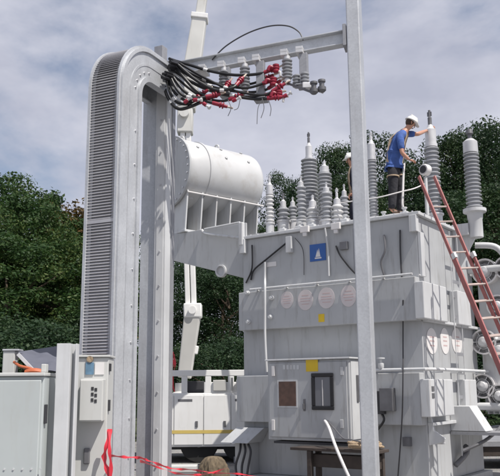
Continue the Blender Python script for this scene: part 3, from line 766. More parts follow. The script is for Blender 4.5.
# insulators hanging from the beam
ilab = ['fin shaped grey insulator under the beam nearest the cable riser', 'grey ribbed insulator hanging mid beam among the black cables', 'grey ribbed insulator hanging from beam closest to the square pole']
for k, px in enumerate((226, 247, 288.5)):
    x = beam_at(px); p = gw((x, -.1, gz(x)-H/2-.055)); I = empty('hanging_insulator', (p.x, p.y, p.z-.34)); tag(I, ilab[k], 'insulator', 'insulators under the gantry beam')
    b = MB(); sheds(b, (0,0,.04), .26, .065, 6, .5); b.build('sheds', 'porc', I)
    b = MB(); b.lathe((0,0,.302), (0,0,1), [(.04,0),(.04,.038)], 12); b.build('top_fitting', 'alu', I)
    b = MB(); b.lathe((0,0,0), (0,0,1), [(.03,0),(.045,.01),(.045,.038)], 12); b.box(-.02, .02, -.06, .06, -.012, -.001); b.build('lower_fitting', 'alu', I)
# bus bar bracket reaching from the red terminations to the right
YB = 8.75
B0 = AT(284, 82, YB); B1 = AT(314, 93, YB-.35)
BB = empty('bus_bar', ((B0+B1)/2)); tag(BB, 'short bus bar with two stubby insulators hanging beside the pole', 'bus bar')
ofs = (B0+B1)/2
b = MB(); b.bar(B0, B1, .05, .028); b.build('bar', 'midsteel', BB, off=ofs)
b = MB(); B2 = AT(296, 84, YB-.1); B3 = AT(322, 92, YB-.3); b.bar(AT(303, 85, YB-.1), B3, .06, .03); b.build('side_bar', 'alu', BB, off=ofs)
for px, py, yy in ((305, 80, YB-.15), (297, 82, YB-.05)):
    q = AT(px, py+6, yy); b = MB(); sheds(b, q, .17, .055, 4, .55); b.build('stub_insulator', 'porc', BB, off=ofs)
for px, py in ((314, 91), (322, 89)):
    q = AT(px, py+3, YB-.32); b = MB(); b.lathe(q, (0,0,1), [(.03,0),(.05,.02),(.05,.06),(.03,.07),(.03,.12),(.045,.125),(.045,.15)], 12); b.build('terminal', 'midsteel', BB, off=ofs)
b = MB(); q = AT(309, 85, YB-.2); b.box(q.x-.08, q.x+.08, q.y-.04, q.y+.04, q.z-.05, q.z+.02); b.build('clamp', 'alu', BB, off=ofs, bevel=.008)

# black power cables
cabs = [
 ([(176,61,9.0),(190,65,8.95),(210,71,8.9),(235,75,8.85),(258,74,8.8),(268,71,8.8)], 'topmost black cable running from the riser mouth to the drop arm'),
 ([(177,65,8.9),(192,74,8.85),(215,83,8.8),(245,88,8.75),(267,82,8.75)], 'black cable sagging just below the topmost one to the red terminations'),
 ([(175,70,8.95),(195,84,8.9),(222,94,8.8),(250,97,8.75),(270,94,8.7)], 'thick black cable running long and low to the lowest red termination'),
 ([(176,72,8.8),(200,86,8.8),(230,95,8.7),(255,99,8.68),(272,98,8.65)], 'lowest long black cable under the beam towards the pole'),
 ([(172,74,8.9),(190,89,8.8),(205,98,8.75),(222,101,8.7),(233,98,8.7)], 'short black cable ending in a red lug below the mid beam'),
 ([(164,80,8.95),(166,93,8.8),(172,104,8.7),(180,109,8.65),(192,106,8.65),(203,101,8.7)], 'lowest looping black cable dropping below the riser elbow'),
 ([(167,79,8.9),(170,92,8.75),(177,102,8.7),(188,104,8.65),(196,99,8.7)], 'inner looping black cable tucked under the riser elbow'),
 ([(179,63,8.8),(205,78,8.75),(232,90,8.7),(262,95,8.65),(276,89,8.65)], 'black cable curving across the bundle to the red cluster'),
 ([(176,68,8.75),(186,80,8.7),(198,92,8.7),(212,97,8.7),(222,92,8.7),(226,87,8.75)], 'black cable swinging up to a red lug under the beam'),
 ([(170,76,8.7),(176,88,8.65),(184,96,8.62),(198,98,8.62),(210,96,8.65)], 'short black cable curling in front of the riser elbow mouth'),
 ([(178,67,8.98),(194,79,8.95),(214,87,8.92),(240,92,8.9),(262,91,8.85),(272,86,8.8)], 'black cable running behind the others straight to the middle red termination'),
 ([(173,77,8.72),(183,90,8.68),(194,97,8.66),(206,101,8.66),(217,104,8.66)], 'black cable dipping lowest between the loops and the mid beam lug'),
 ([(170,80,8.85),(173,90,8.78),(181,98,8.74),(190,101,8.72),(199,96,8.72)], 'tightest looping black cable close under the riser mouth'),
 ([(178,70,9.05),(200,80,9.0),(226,85,8.98),(250,84,8.95),(264,79,8.9)], 'rearmost black cable passing behind the hanging insulators'),
 ([(177,64,8.72),(196,80,8.68),(216,90,8.65),(232,88,8.65),(238,83,8.7)], 'black cable rising to the red lug nearest the hanging insulator'),
]
for i, (pts, lab) in enumerate(cabs):
    w = [AT(*p) for p in pts]
    # start inside the tray mouth
    o = w[0].copy(); C_ = empty('power_cable', o); tag(C_, lab, 'cable', 'black cables spilling from the riser')
    sp = spline(w, 10); d0 = (hx*-.16+Vector((0,0,-.035)))
    sp = [w[0]+d0]+sp
    b = MB(); b.tube(sp, (.019, .016, .021)[i%3], 10); b.build('cable_sheath', 'black', C_, off=o)
    d = (sp[-1]-sp[-3]).normalized(); e = sp[-1]
    b = MB(); b.lathe(e-d*.06, d, [(.022,0),(.025,.02),(.025,.09),(.038,.095),(.038,.108),(.024,.113),(.024,.125),(.04,.13),(.04,.142),(.022,.147),(.019,.19)], 14); b.build('red_termination', 'red', C_, off=o)
    mid = sp[int(len(sp)*(.35+.05*(i%5)))]; md = (sp[int(len(sp)*(.35+.05*(i%5)))+1]-mid).normalized()
    b = MB(); b.lathe(mid, md, [(.0205,0),(.0225,.005),(.0225,.05),(.0205,.055)], 10); b.build('marker_sleeve', 'porcl', C_, off=o)
    b = MB(); b.bar(e+d*.13, e+d*.2, .035, .016); b.build('lug', 'copper', C_, off=o, bevel=.004)
# stacked red surge terminations on the right end of the cables
for k, (px, py, yy, lab) in enumerate(((276, 66, 8.72, 'upper red termination at the top of the red cluster by the pole'), (273, 79, 8.7, 'middle red termination in the red cluster by the pole'), (279, 92, 8.66, 'lower red termination at the foot of the red cluster by the pole'))):
    q = AT(px, py+7, yy); T = empty('red_terminator', q); T.scale = (.82, .82, .82); tag(T, lab, 'terminator', 'red terminations stacked near the pole')
    b = MB(); b.lathe((0,0,0), (0,0,1), [(.03,0),(.05,.02),(.05,.05),(.03,.055),(.055,.065),(.055,.09),(.03,.095),(.05,.105),(.05,.13),(.03,.14)], 14); b.build('body', 'red', T)
    b = MB(); b.tube(spline([(-.02,0,.07), (-.09,-.02,.09), (-.12,-.02,.03)], 5), .028, 10); b.build('elbow', 'red', T)
    b = MB(); b.tube(spline([(.02,0,.03), (.06,-.03,.0), (.06,-.03,-.06)], 5), .018, 8); b.build('lead', 'porcl', T)
extra = [(184,103,8.6),(193,100,8.6),(203,103,8.58),(232,101,8.6),(283,97,8.58)]
elab = ['lying left under the looping cables', 'beside the looping cables', 'at the end of the looping cables', 'hanging below mid beam', 'right of the red cluster']
for k, (px, py, yy) in enumerate(extra):
    q = AT(px, py, yy); b = MB(); d = Vector((.7+.2*math.sin(k*2), -.2, .5*math.cos(k*1.7))).normalized()
    T = empty('cable_lug', q); T.scale = (.75, .75, .75); tag(T, 'small red capped cable lug '+elab[k], 'cable lug', 'small red capped lugs')
    b.lathe((0,0,0), d, [(.02,0),(.032,.01),(.032,.07),(.022,.075)], 10); b.build('red_cap', 'red', T)
    b = MB(); b.lathe(d*.078, d, [(.02,0),(.02,.05),(.034,.052),(.034,.075)], 10); b.build('metal_end', 'porcl', T)
tails = [[(262,98),(264,108),(261,118)], [(268,99),(271,108),(270,116)], [(240,100),(238,108),(234,110)], [(228,100),(231,108),(228,116)], [(262,100),(258,108),(257,124)]]
tl = ['thin wire tail hanging straightest below the drop arm', 'thin wire tail hanging just left of the red cluster', 'short thin wire tail curling left under mid beam', 'thin wire tail hanging furthest left under the beam', 'longest thin wire tail hanging below the cable ends']
for t_, l_ in zip(tails, tl):
    b = MB(); b.tube(spline([AT(x, y, 8.65) for x, y in t_], 6), .0045, 5); tag(b.build('wire_tail', 'midsteel'), l_, 'wire', 'wire tails under the beam')
b = MB(); xx = beam_at(302); b.tube(spline([AT(212, 60, 9.05), AT(226, 46, 9.0), AT(248, 33, 8.95), AT(270, 26, 8.9), AT(288, 26, 8.85), AT(299, 32, 8.8), AT(303, 40, 8.75)], 8), .009, 6)
tag(b.build('jumper_wire', 'dark'), 'thin black jumper wire arching over the gantry beam', 'wire')
# ================================================================ BUCKET TRUCK
TY = 18.3
def tx(px): return AT(px, 400, TY).x
def tz(py): return AT(210, py, TY).z
T0 = Vector((tx(150), TY, 0)); TK = empty('bucket_truck', T0)
tag(TK, 'white utility bucket truck with storage compartments and raised boom behind the transformer', 'truck')
LEN = 6.6; DEP = 2.3
zt0 = tz(393); zbot = tz(447)
b = MB(); b.box(0, LEN-2.2, .03, DEP, zbot, zt0); BD = b.build('body', 'white', TK, bevel=.02)
# compartment doors
edges = [150, 174, 203.5, 231, 258, 285, 312]
for i in range(len(edges)-1):
    x0 = tx(edges[i])-T0.x+.012; x1 = tx(edges[i+1])-T0.x-.012
    b = MB(); b.box(x0, x1, 0, .028, zbot+.05, zt0-.05); dr = b.build('compartment_door', 'white', BD, bevel=.008)
    xh = x0+(x1-x0)*.78; zh = tz(424)
    b = MB(); b.box(xh-.03, xh+.03, -.02, -.001, zh-.07, zh+.07); b.build('door_handle', 'midsteel', dr, bevel=.005)
    b = MB(); b.box(x0-.011, x1+.011, -.004, -.0005, tz(433.5), tz(430)); b.build('yellow_stripe', 'stripe', dr)
    if i in (1, 3):
        b = MB(); b.box(x0+.08, x0+.42, -.003, -.0005, tz(401.5), tz(399)); b.build('lettering', 'midsteel', dr)
# bulwark over the body with rail and opening
zr = tz(370)
b = MB(); b.box(0, LEN-2.2, .05, .12, zr-.14, zr)
for px in (150, 181, 205, 228, 243, 262, 300): x = tx(px)-T0.x; b.box(x, x+.14, .055, .115, zt0+.002, zr-.142)
b.box(tx(204)-T0.x, LEN-2.2, .06, .11, zt0+.003, zt0+.25)
b.build('side_rail', 'white', TK, bevel=.012)
b = MB(); b.box(tx(186)-T0.x, tx(203)-T0.x, .3, .9, zt0+.003, zt0+.28); b.build('tool_bin', 'dark', TK, bevel=.02)
b = MB(); b.box(tx(213)-T0.x, tx(226)-T0.x, -.0, .04, zt0+.05, zt0+.3); b.tube([(tx(232)-T0.x, .0, zt0+.05), (tx(232)-T0.x, -.02, zt0+.35)], .03, 8); b.tube([(tx(238)-T0.x, .0, zt0+.05), (tx(238)-T0.x, -.02, zt0+.30)], .045, 8); b.build('hydraulic_fittings', 'boomgrey', TK, bevel=.01)
b = MB(); b.box(.0, LEN-.3, .5, DEP-.5, .55, .75); b.box(0.1, LEN-2.3, .35, .5, zbot-.08, zbot-.002); b.build('chassis', 'dark', TK)
b = MB(); b.box(LEN-2.1, LEN-.1, .1, DEP-.1, .75, 1.5); b.prism([(LEN-2.1, .15, 1.5), (LEN-.9, .15, 1.5), (LEN-1.25, .15, 2.3), (LEN-2.1, .15, 2.3)], (0, DEP-.3, 0)); b.build('cab', 'white', TK, bevel=.03)
b = MB(); b.prism([(LEN-1.9, .12, 1.55), (LEN-1.05, .12, 1.55), (LEN-1.3, .12, 2.15), (LEN-1.9, .12, 2.15)], (0, .02, 0)); b.build('cab_window', 'glass', TK)
for x in (1.15, 2.15, LEN-1.0):
    for yy in (.12, DEP-.40):
        b = MB(); b.lathe((x, yy+.28, .46), (0,-1,0), [(.28,0),(.44,.01),(.455,.05),(.455,.23),(.44,.27),(.29,.28)], 28); wh = b.build('wheel', 'tyre', TK)
        b = MB(); b.lathe((x, yy+.06, .46), (0,-1,0), [(.27,0),(.27,.05),(.10,.03),(.10,.10),(.001,.105)], 20); b.build('rim', 'alu', wh)
b = MB(); xo = tx(240)-T0.x; b.box(xo-.15, xo+.6, -.05, .1, tz(463), tz(457)); b.box(xo-.02, xo+.1, -.1, .06, .02, tz(463)); b.box(xo-.12, xo+.2, -.2, .16, .002, .02); b.build('outrigger', 'galvd', TK, bevel=.008)
# boom
YBm = TY+1.5
def bw(px, py): return AT(px, py, YBm)-T0
b = MB(); q = bw(186, 385); b.lathe((q.x, q.y, zt0-.3), (0,0,1), [(.35,0),(.35,.3),(.28,.34),(.28,q.z-zt0+.35)], 24); b.build('turret', 'offwhite', TK)
b = MB(); b.bar(bw(184.5, 378), bw(193, 312), .34, .30, w2=.42, h2=.42); b.build('boom_riser', 'boomgrey', TK, bevel=.03)
b = MB(); b.bar(bw(193, 318), bw(193, 304), .46, .46); b.lathe(bw(193, 311)+Vector((0,-.3,0)), (0,1,0), [(.1,0),(.1,.6)], 16); b.build('knuckle', 'white', TK, bevel=.03); b = MB(); b.bar(bw(195.5, 354), bw(197, 346), .1, .2); b.build('knuckle_stop', 'white', TK, bevel=.02)
p1 = bw(191, 305); p2 = bw(185, 112); 
b = MB(); off = Vector((.075,0,0)); b.bar(p1-off, p2-off, .13, .25); LB = b.build('lower_boom', 'white', TK, bevel=.02)
b = MB(); b.bar(p1+off*1.05, p2+off*1.05, .13, .25); b.build('boom_tube', 'white', LB, bevel=.02)
b = MB(); b.bar(bw(185, 134), bw(186, 100), .42, .40); b.lathe(bw(185, 116)+Vector((0,-.32,0)), (0,1,0), [(.13,0),(.13,.64)], 16); b.build('elbow_joint', 'offwhite', TK, bevel=.03)
p3 = bw(186, 110); p4 = bw(199.5, 20); p5 = bw(208, -40)
b = MB(); b.bar(p3, p4, .50, .42, w2=.40, h2=.36); UB = b.build('upper_boom', 'offwhite', TK, bevel=.03)
b = MB(); b.bar(p4-(p4-p3).normalized()*.02, p4+(p4-p3).normalized()*.13, .47, .44); b.build('boom_collar', 'white', UB, bevel=.02)
b = MB(); b.bar(p4, p5, .26, .26); b.build('boom_extension', 'offwhite', UB, bevel=.03)
b = MB(); b.tube(spline([bw(190, 100), bw(193, 60), bw(199, 30)], 4), .03, 6); b.build('boom_hose', 'boomgrey', UB)
b = MB()
for k in range(3):
    q = bw(176+k*1.2, 352+k*2); 
    pts = [q+Vector((0,-1.1,0)), q+Vector((.03,-1.12,-.25)), q+Vector((-.03,-1.1,-.55)), q+Vector((.02,-1.1,-.9))]
    sp = spline(pts, 5)
    for i in range(len(sp)-1):
        w0 = .03*math.cos(i*1.1+k); b.bar(sp[i], sp[i+1], .028+w0*.5, .006)
b.build('red_streamers', 'redtape', TK)

# ================================================================ LEFT: cabinets, posts, sheet
def world_box(name, m, px0, px1, py_top, Y, depth, label, cat, rz=0, group=None):
    a = AT(px0, py_top, Y); c = AT(px1, py_top, Y); w = (c-a).length
    o = empty(name, (a.x, Y, 0), rz); tag(o, label, cat, group); return o, w, a.z
# big cabinet
o, w_, h_ = world_box('equipment_cabinet', 'cab', -22, 44.5, 374.5, 6.6, .6, 'pale grey-green sheet metal cabinet at the left edge', 'cabinet')
b = MB(); b.box(0, w_, 0, .6, .05, h_-.02); bd = b.build('cabinet_body', 'cab', o, bevel=.01)
b = MB(); b.box(.02, w_-.02, -.02, -.001, .12, h_-.05); dd = b.build('cabinet_door', 'cab', o, bevel=.008)
b = MB(); b.box(-.02, w_+.01, -.03, .63, h_-.018, h_+.012); b.build('cabinet_roof', 'cabw', o, bevel=.006)
for q in (.9, 1.5): b = MB(); b.box(w_+.001, w_+.02, .03, .08, q-.08, q+.08); b.build('hinge', 'dark', o, bevel=.004)
b = MB(); b.box(w_-.04, w_-.0, .03, .12, h_+.014, h_+.085); b.build('roof_bracket', 'cabw', o, bevel=.006)
b = MB()
for q in range(8): b.lathe((.05+q*.075, -.021, h_-.78), (0,-1,0), [(.008,0),(.008,.006)], 8)
b.build('rivets', 'alu', dd)
b = MB(); b.box(-.01, w_+.01, -.01, .61, 0, .048); b.build('plinth', 'conc', o)
# little box post behind
o, w_, h_ = world_box('marker_post', 'cabw', 3, 15, 351, 8.2, .14, 'short pale square post behind the grey-green cabinet', 'post')
b = MB(); b.box(0, w_, 0, .14, 0, h_); b.build('shaft', 'cabw', o, bevel=.01)
b = MB(); b.box(-.005, w_+.045, -.012, .152, h_+.001, h_+.02); b.build('cap', 'galv', o, bevel=.004)
# slate sheet sloping behind the cabinet
q = [AT(17, 352, 8.5), AT(58, 346, 9.3), AT(58, 371, 7.5), AT(33, 371, 7.4)]
b = MB(); n = 10; vs = []
for i in range(n+1):
    for j in range(n+1):
        u, v = i/n, j/n; p = q[0].lerp(q[1], u).lerp(q[3].lerp(q[2], u), v); vs.append(p+Vector((0,0,.02*math.sin(u*9+v*5)*math.sin(v*6))))
m_ = len(vs); vs2 = vs+[v-Vector((0,0,.012)) for v in vs]; fs = []
for i in range(n):
    for j in range(n):
        a = i*(n+1)+j; f = (a, a+1, a+n+2, a+n+1); fs += [f, tuple(m_+k for k in reversed(f))]
b.add(vs2, fs, True); 
SH = empty('equipment_skid', (AT(38,388,8.2).x, 8.3, 0)); so = Vector((AT(38,388,8.2).x, 8.3, 0))
tag(SH, 'dark slate sheet covered equipment skid behind the pale cabinet', 'equipment')
b.build('cover_sheet', 'tarp', SH, off=so)
zlow = min(v.z for v in q)-.04
b = MB(); x0 = AT(30, 380, 7.5).x; x1 = AT(57, 380, 7.5).x; b.box(x0, x1, 7.52, 9.0, .1, zlow); b.build('skid_body', 'mauve', SH, off=so, bevel=.01)
b = MB(); b.box(x0-.05, x1+.05, 7.5, 9.1, 0, .098); b.build('skid_base', 'midsteel', SH, off=so)
b = MB(); b.bar(AT(18, 354, 7.36), AT(33, 370, 7.36), .025, .03); b.build('trim_rail', 'alu', SH, off=so)
b = MB(); a1 = AT(17, 358, 7.3); b.tube(spline([AT(14, 362, 7.4), AT(20, 366, 7.35), AT(28, 368, 7.32), AT(38, 371, 7.3)], 6), .014, 8); b.tube(spline([AT(26, 372.5, 7.3), AT(34, 371, 7.28), AT(42, 372.5, 7.3), AT(44, 376, 7.3)], 6), .028, 8)
tag(b.build('warning_flag', 'orange'), 'crumpled orange vinyl warning flag lying behind the grey-green cabinet', 'flag')
# front channel post
o, w_, h_ = world_box('steel_channel_post', 'galv', 57, 70.5, 343.5, 6.7, .1, 'galvanised steel channel post between the two pale cabinets', 'post')
b = MB(); b.box(0, w_, 0, .012, .02, h_); b.box(0, .012, .0125, .12, .02, h_); b.box(w_-.012, w_, .0125, .12, .02, h_); b.box(.0, w_+.05, .1205, .13, .02, h_); b.box(w_+.036, w_+.05, .04, .12, .02, h_)
b.build('channel', 'galvl', o, bevel=.003)
b = MB(); b.box(-.08, w_+.1, -.07, .2, 0, .018); b.build('base_plate', 'galvd', o)
# meter cabinet
o, w_, h_ = world_box('meter_cabinet', 'cabw', 73, 108.5, 356, 7.1, .35, 'cream metal cabinet with small breaker box in front of the louvred riser', 'cabinet', rz=R(2))
b = MB(); b.box(0, w_, 0, .35, .05, h_-.015); b.build('cabinet_body', 'cabw', o, bevel=.01)
b = MB(); b.box(-.015, w_+.012, -.02, .37, h_-.013, h_+.008); b.build('cabinet_roof', 'cabw', o, bevel=.005)
sc = 7.1/760.
bx0 = (83.5-73)*sc; bx1 = (106-73)*sc; bz1 = AT(95, 379, 7.0).z; bz0 = AT(95, 421.5, 7.0).z
b = MB(); b.box(bx0, bx1, -.14, -.001, bz0, bz1); bb_ = b.build('breaker_box', 'cabw', o, bevel=.008)
b = MB(); b.box(bx0+.006, bx1-.006, -.152, -.141, bz0+.01, bz1-.012); lid = b.build('box_lid', 'cabw', bb_, bevel=.004)
b = MB(); xm = (98.5-73)*sc
for q in range(3): b.box(xm-.035, xm-.012, -.156, -.1525, bz1-.10-q*.05, bz1-.07-q*.05); b.box(xm-.005, xm+.018, -.156, -.1525, bz1-.11-q*.05, bz1-.08-q*.05)
b.build('switch_marks', 'dark', lid)
zz = AT(90, 368, 7.1).z
b = MB(); b.box((86-73)*sc, (94-73)*sc, -.012, -.001, zz-.06, zz+.05); b.build('teal_label', 'cyan', o)
b = MB(); b.box((95-73)*sc, (104-73)*sc, -.008, -.001, zz-.06, zz+.05); b.build('paper_label', 'paper', o)
b = MB(); b.lathe(((90-73)*sc, -.02, zz+.08), (0,-1,0), [(.03,-.018),(.03,0)], 12); b.build('knockout', 'rope', o)
zz = AT(90, 456, 7.1).z
b = MB(); b.box((87-73)*sc, (93-73)*sc, -.03, -.001, zz-.07, zz+.07); ha = b.build('door_handle', 'midsteel', o, bevel=.01)
b = MB(); b.box(w_+.001, w_+.014, .03, .1, h_-.14, h_-.07); b.build('side_clip', 'dark', o)
b = MB(); b.box(w_+.001, w_+.014, .03, .1, h_-.5, h_-.40); b.build('side_clip', 'dark', o)
b = MB(); b.box(-.02, w_+.02, -.02, .37, 0, .048); b.build('plinth', 'conc', o)
# red ribbon tied at the meter cabinet and tape
def ribbonmesh(bb, pts, w, axis=(0,0,1), tw=0.0, t=.003):
    sp = spline(pts, 8); vs = []; n = len(sp)
    for i, p in enumerate(sp):
        a = Vector(axis); a = Matrix.Rotation(tw*math.sin(i*.45), 3, Vector((.3,1,.2)).normalized()) @ a
        d = Vector((0,t,0)); ww = w*(.75+.25*math.sin(i*.9))
        vs += [p+a*ww/2-d, p-a*ww/2-d, p-a*ww/2+d, p+a*ww/2+d]
    fs = []
    for i in range(n-1):
        for j in range(4): fs.append((i*4+j, i*4+(j+1)%4, (i+1)*4+(j+1)%4, (i+1)*4+j))
    fs += [(0,1,2,3), ((n-1)*4+3,(n-1)*4+2,(n-1)*4+1,(n-1)*4)]
    bb.add(vs, fs, True)
b = MB()
ribbonmesh(b, [AT(110, 429, 7.0), AT(107, 445, 6.95), AT(104, 458, 6.97), AT(108, 472, 6.95), AT(112, 490, 6.95)], .05, (1,0,0), .5)
ribbonmesh(b, [AT(110, 429, 6.98), AT(109.5, 450, 6.93), AT(111, 470, 6.93), AT(107, 500, 6.93)], .035, (1,0,0), .6)
tag(b.build('red_ribbon', 'redtape'), 'red ribbon tails hanging knotted beside the cream meter cabinet', 'ribbon')
b = MB()
ribbonmesh(b, [AT(110, 456, 7.0), AT(125, 457, 7.3), AT(140, 458, 7.7), AT(150, 461, 8.0), AT(163, 466, 8.6), AT(176, 469, 9.3), AT(195, 470, 10.2), AT(215, 473, 11.2), AT(240, 474, 12.2), AT(262, 478, 12.9)], .034, (0,0,1), 1.2)
ribbonmesh(b, [AT(140, 461, 7.6), AT(160, 468, 8.4), AT(180, 474, 9.3), AT(205, 474, 10.4), AT(228, 468, 12.3)], .03, (0,0,1), 1.4)
tag(b.build('barrier_tape', 'redtape'), 'twisted red barrier tape strung low from the meter cabinet towards the transformer', 'tape')
# tan sack and boards on the ground
q = AT(214, 478, 13.2)
def lump(name, m, c, rx, ry, rz, amp, seed, lab, cat):
    rnd = random.Random(seed); bb = MB(); n = 56; k = 36; vs = []; fs = []
    ph = [rnd.uniform(0, 6) for _ in range(6)]
    for i in range(k+1):
        t = PI*i/k
        for j in range(n):
            a = 2*PI*j/n; s = max(math.sin(t), .01); f = 1+amp*(.6*math.sin(2*a+ph[0])+.5*math.sin(5*a+ph[1]-2*t)+.5*math.sin(11*a+4*math.sin(3*t+ph[2]))+.35*math.sin(17*a-9*t+ph[3])+.3*math.sin(23*a+6*t))
            zz_ = math.cos(t); zz_ = math.copysign(abs(zz_)**.7, zz_)
            vs.append((c[0]+rx*s**.6*math.cos(a)*f*(1-.18*zz_), c[1]+ry*s**.6*math.sin(a)*f*(1-.18*zz_), max(c[2]+rz+rz*zz_*(1+.5*(f-1)*math.sin(t))*(1-.22*s*(.5+.5*math.sin(a*1.0+ph[4]))), c[2]+.003*s)))
    for i in range(k):
        for j in range(n): fs.append((i*n+j, (i+1)*n+j, (i+1)*n+(j+1)%n, i*n+(j+1)%n))
    bb.add(vs, fs, True); return tag(bb.build(name, m), lab, cat)
zz = AT(214, 456, 13.2).z
lump('canvas_sack', 'canvas', (q.x, 13.2, 0.0), .25, .24, zz/2, .085, 4, 'lumpy tan canvas sack on the ground before the white truck', 'sack')
b = MB(); p = AT(184, 466, 14.6); b.box(p.x-.22, p.x+.2, 14.5, 14.8, .0, .02+p.z*.6); b.box(p.x-.26, p.x+.24, 14.47, 14.83, .021+p.z*.6, .04+p.z*.9)
tag(b.build('crate', 'cabw', bevel=.01), 'low pale crate on the ground beneath the truck side', 'crate')
# dark timber baulk + low slab at right behind
TB = empty('flatbed_trailer', AT(505, 470, 16.5)*1.0); TB.location.z = 0; tag(TB, 'low dark flatbed trailer standing behind the transformer at the right', 'trailer')
zz = AT(490, 441, 16.5).z; zz2 = AT(490, 452, 16.5).z
x_ = AT(462, 445, 16.5).x-TB.location.x
b = MB(); b.box(x_, x_+5, 0, 2.2, zz-.12, zz); b.build('deck', 'galvd', TB, bevel=.01)
b = MB(); b.box(x_+.02, x_+4.9, .05, .2, zz-.32, zz-.122); b.build('deck_beam', 'wood', TB, bevel=.01)
for xx in (x_+1.2, x_+2.1, x_+4.0):
    b = MB(); b.lathe((xx, .35, .3), (0,-1,0), [(.2,0),(.29,.01),(.3,.05),(.3,.18),(.19,.2)], 24); wh = b.build('wheel', 'tyre', TB)
# work table in front of the control cabinet
tc_ = FR(334, 449, -1.15); tl = FR(290, 449, -1.15); tr_ = FR(379, 447, -1.15); hh = tc_.z
wt = to_world((tc_.x, tc_.y, 0)); WTB = empty('work_table', (wt.x, wt.y, 0), -TH); tag(WTB, 'dark wooden work table below the control cabinet', 'table')
x0 = tl.x-tc_.x; x1 = tr_.x-tc_.x
b = MB()
for k in range(3): b.box(x0+.02*k, x1-.01*k, k*.135, k*.135+.128, hh-.045, hh)
b.build('table_top', 'wood', WTB, bevel=.006)
for x in (x0+.35, x1-.12):
    for y in (.05, .32): b = MB(); b.box(x-.04, x+.04, y-.04, y+.04, 0, hh-.047); b.build('leg', 'wood', WTB, bevel=.005)
b = MB(); b.box(x0+.32, x1-.1, .09, .29, hh-.3, hh-.1); b.build('apron_drawer', 'wood', WTB, bevel=.01)
# rope bundle on the table end
RP = []
c = to_world((FR(364, 440, -1.05).x, -1.03, hh))
rnd = random.Random(3); b = MB(); pts = []
for i in range(70):
    a = i*.62; r = .16+.06*rnd.random(); pts.append(Vector((c.x+r*1.3*math.cos(a)+rnd.uniform(-.03,.03), c.y+r*.6*math.sin(a), c.z+.02+.09*i/70+rnd.uniform(-.006,.02))))
b.tube(spline(pts, 3), .018, 7); tag(b.build('rope_coil', 'rope'), 'untidy tan rope coil on the end of the dark work table', 'rope')
# hoses coming from the cabinet
b = MB(); b.tube(spline([to_world(FR(325, 421, CF-.03)), to_world(FR(329, 428, -.95)), to_world(FR(335, 445, -1.22)), to_world(FR(343, 464, -1.3)), to_world(FR(353, 486, -1.32)), Vector(to_world((FR(360,490,-1.4).x, -1.4, .03)))], 8), .025, 10)
tag(b.build('white_hose', 'paper'), 'white flexible hose drooping from the cabinet door past the table', 'hose')
b = MB(); b.tube(spline([to_world(FR(327, 421, CF-.03)), to_world(FR(334, 428, -.9)), to_world(FR(343, 438, -1.1)), to_world(FR(352, 440, -1.12)), to_world(FR(366, 446, -1.25)), to_world(FR(366, 470, -1.26)), to_world((FR(366, 480, -1.3).x, -1.3, .02))], 8), .012, 8)
tag(b.build('grey_lead', 'midsteel'), 'thin dark lead trailing from the cabinet door over the table end', 'cable')

# ================================================================ RED LADDER
L0t = RT(431, 186, -.02); 
def ladder_line(top, bot): return top, bot
lt = AT(431.5, 188, 12.95); lb_px = AT(505, 362, 12.0)
# extend down to the ground
d = (lb_px-lt); k = (0-lt.z)/d.z; lbot = lt+d*k
LD = empty('extension_ladder', lbot); tag(LD, 'red fibreglass extension ladder leaning on the right side of the transformer', 'ladder')
dl = (lt-lbot); LL = dl.length; dl.normalize()
side = Vector((.93, .36, 0)).normalized(); side = (side-dl*side.dot(dl)).normalized(); nn = side.cross(dl).normalized()
if nn.y > 0: nn = -nn
hw = .165
def lbar(bb, s0, s1, sd, off, w, t): 
    a = lbot+dl*s0+side*sd+nn*off; c = lbot+dl*s1+side*sd+nn*off; bb.bar(a, c, w, t, up=nn)
for sgn in (-1, 1):
    b = MB(); lbar(b, 0, LL+.25, sgn*hw, 0, .024, .062); b.build('rail', 'ladred', LD, off=lbot)
ns = 17
for i in range(ns):
    s0 = .25+i*.305
    if s0 > LL+.2: break
    b = MB(); a = lbot+dl*s0; b.tube([a-side*(hw-.013), a+side*(hw-.013)], .016, 8); b.build('rung', 'rungm', LD, off=lbot)
# second, wider section on the lower part
top2 = (AT(452, 264, 12.7)-lbot).dot(dl)
for sgn in (-1, 1):
    b = MB(); lbar(b, .05, top2, sgn*(hw+.036), .08, .025, .065); b.build('rail', 'ladred', LD, off=lbot)
i = 0
while .2+i*.305 < top2-.05:
    a = lbot+dl*(.2+i*.305)+nn*.085; b = MB(); b.tube([a-side*(hw+.024), a+side*(hw+.024)], .016, 8); b.build('rung', 'rungm', LD, off=lbot); i += 1
b = MB(); a = lbot+dl*top2+nn*.085; b.bar(a-side*(hw+.06), a-side*(hw+.01), .1, .09, up=nn); b.build('rung_lock', 'alu', LD, off=lbot, bevel=.006); b = MB(); b.bar(a+side*(hw+.01), a+side*(hw+.06), .1, .09, up=nn); b.build('rung_lock', 'alu', LD, off=lbot, bevel=.006)

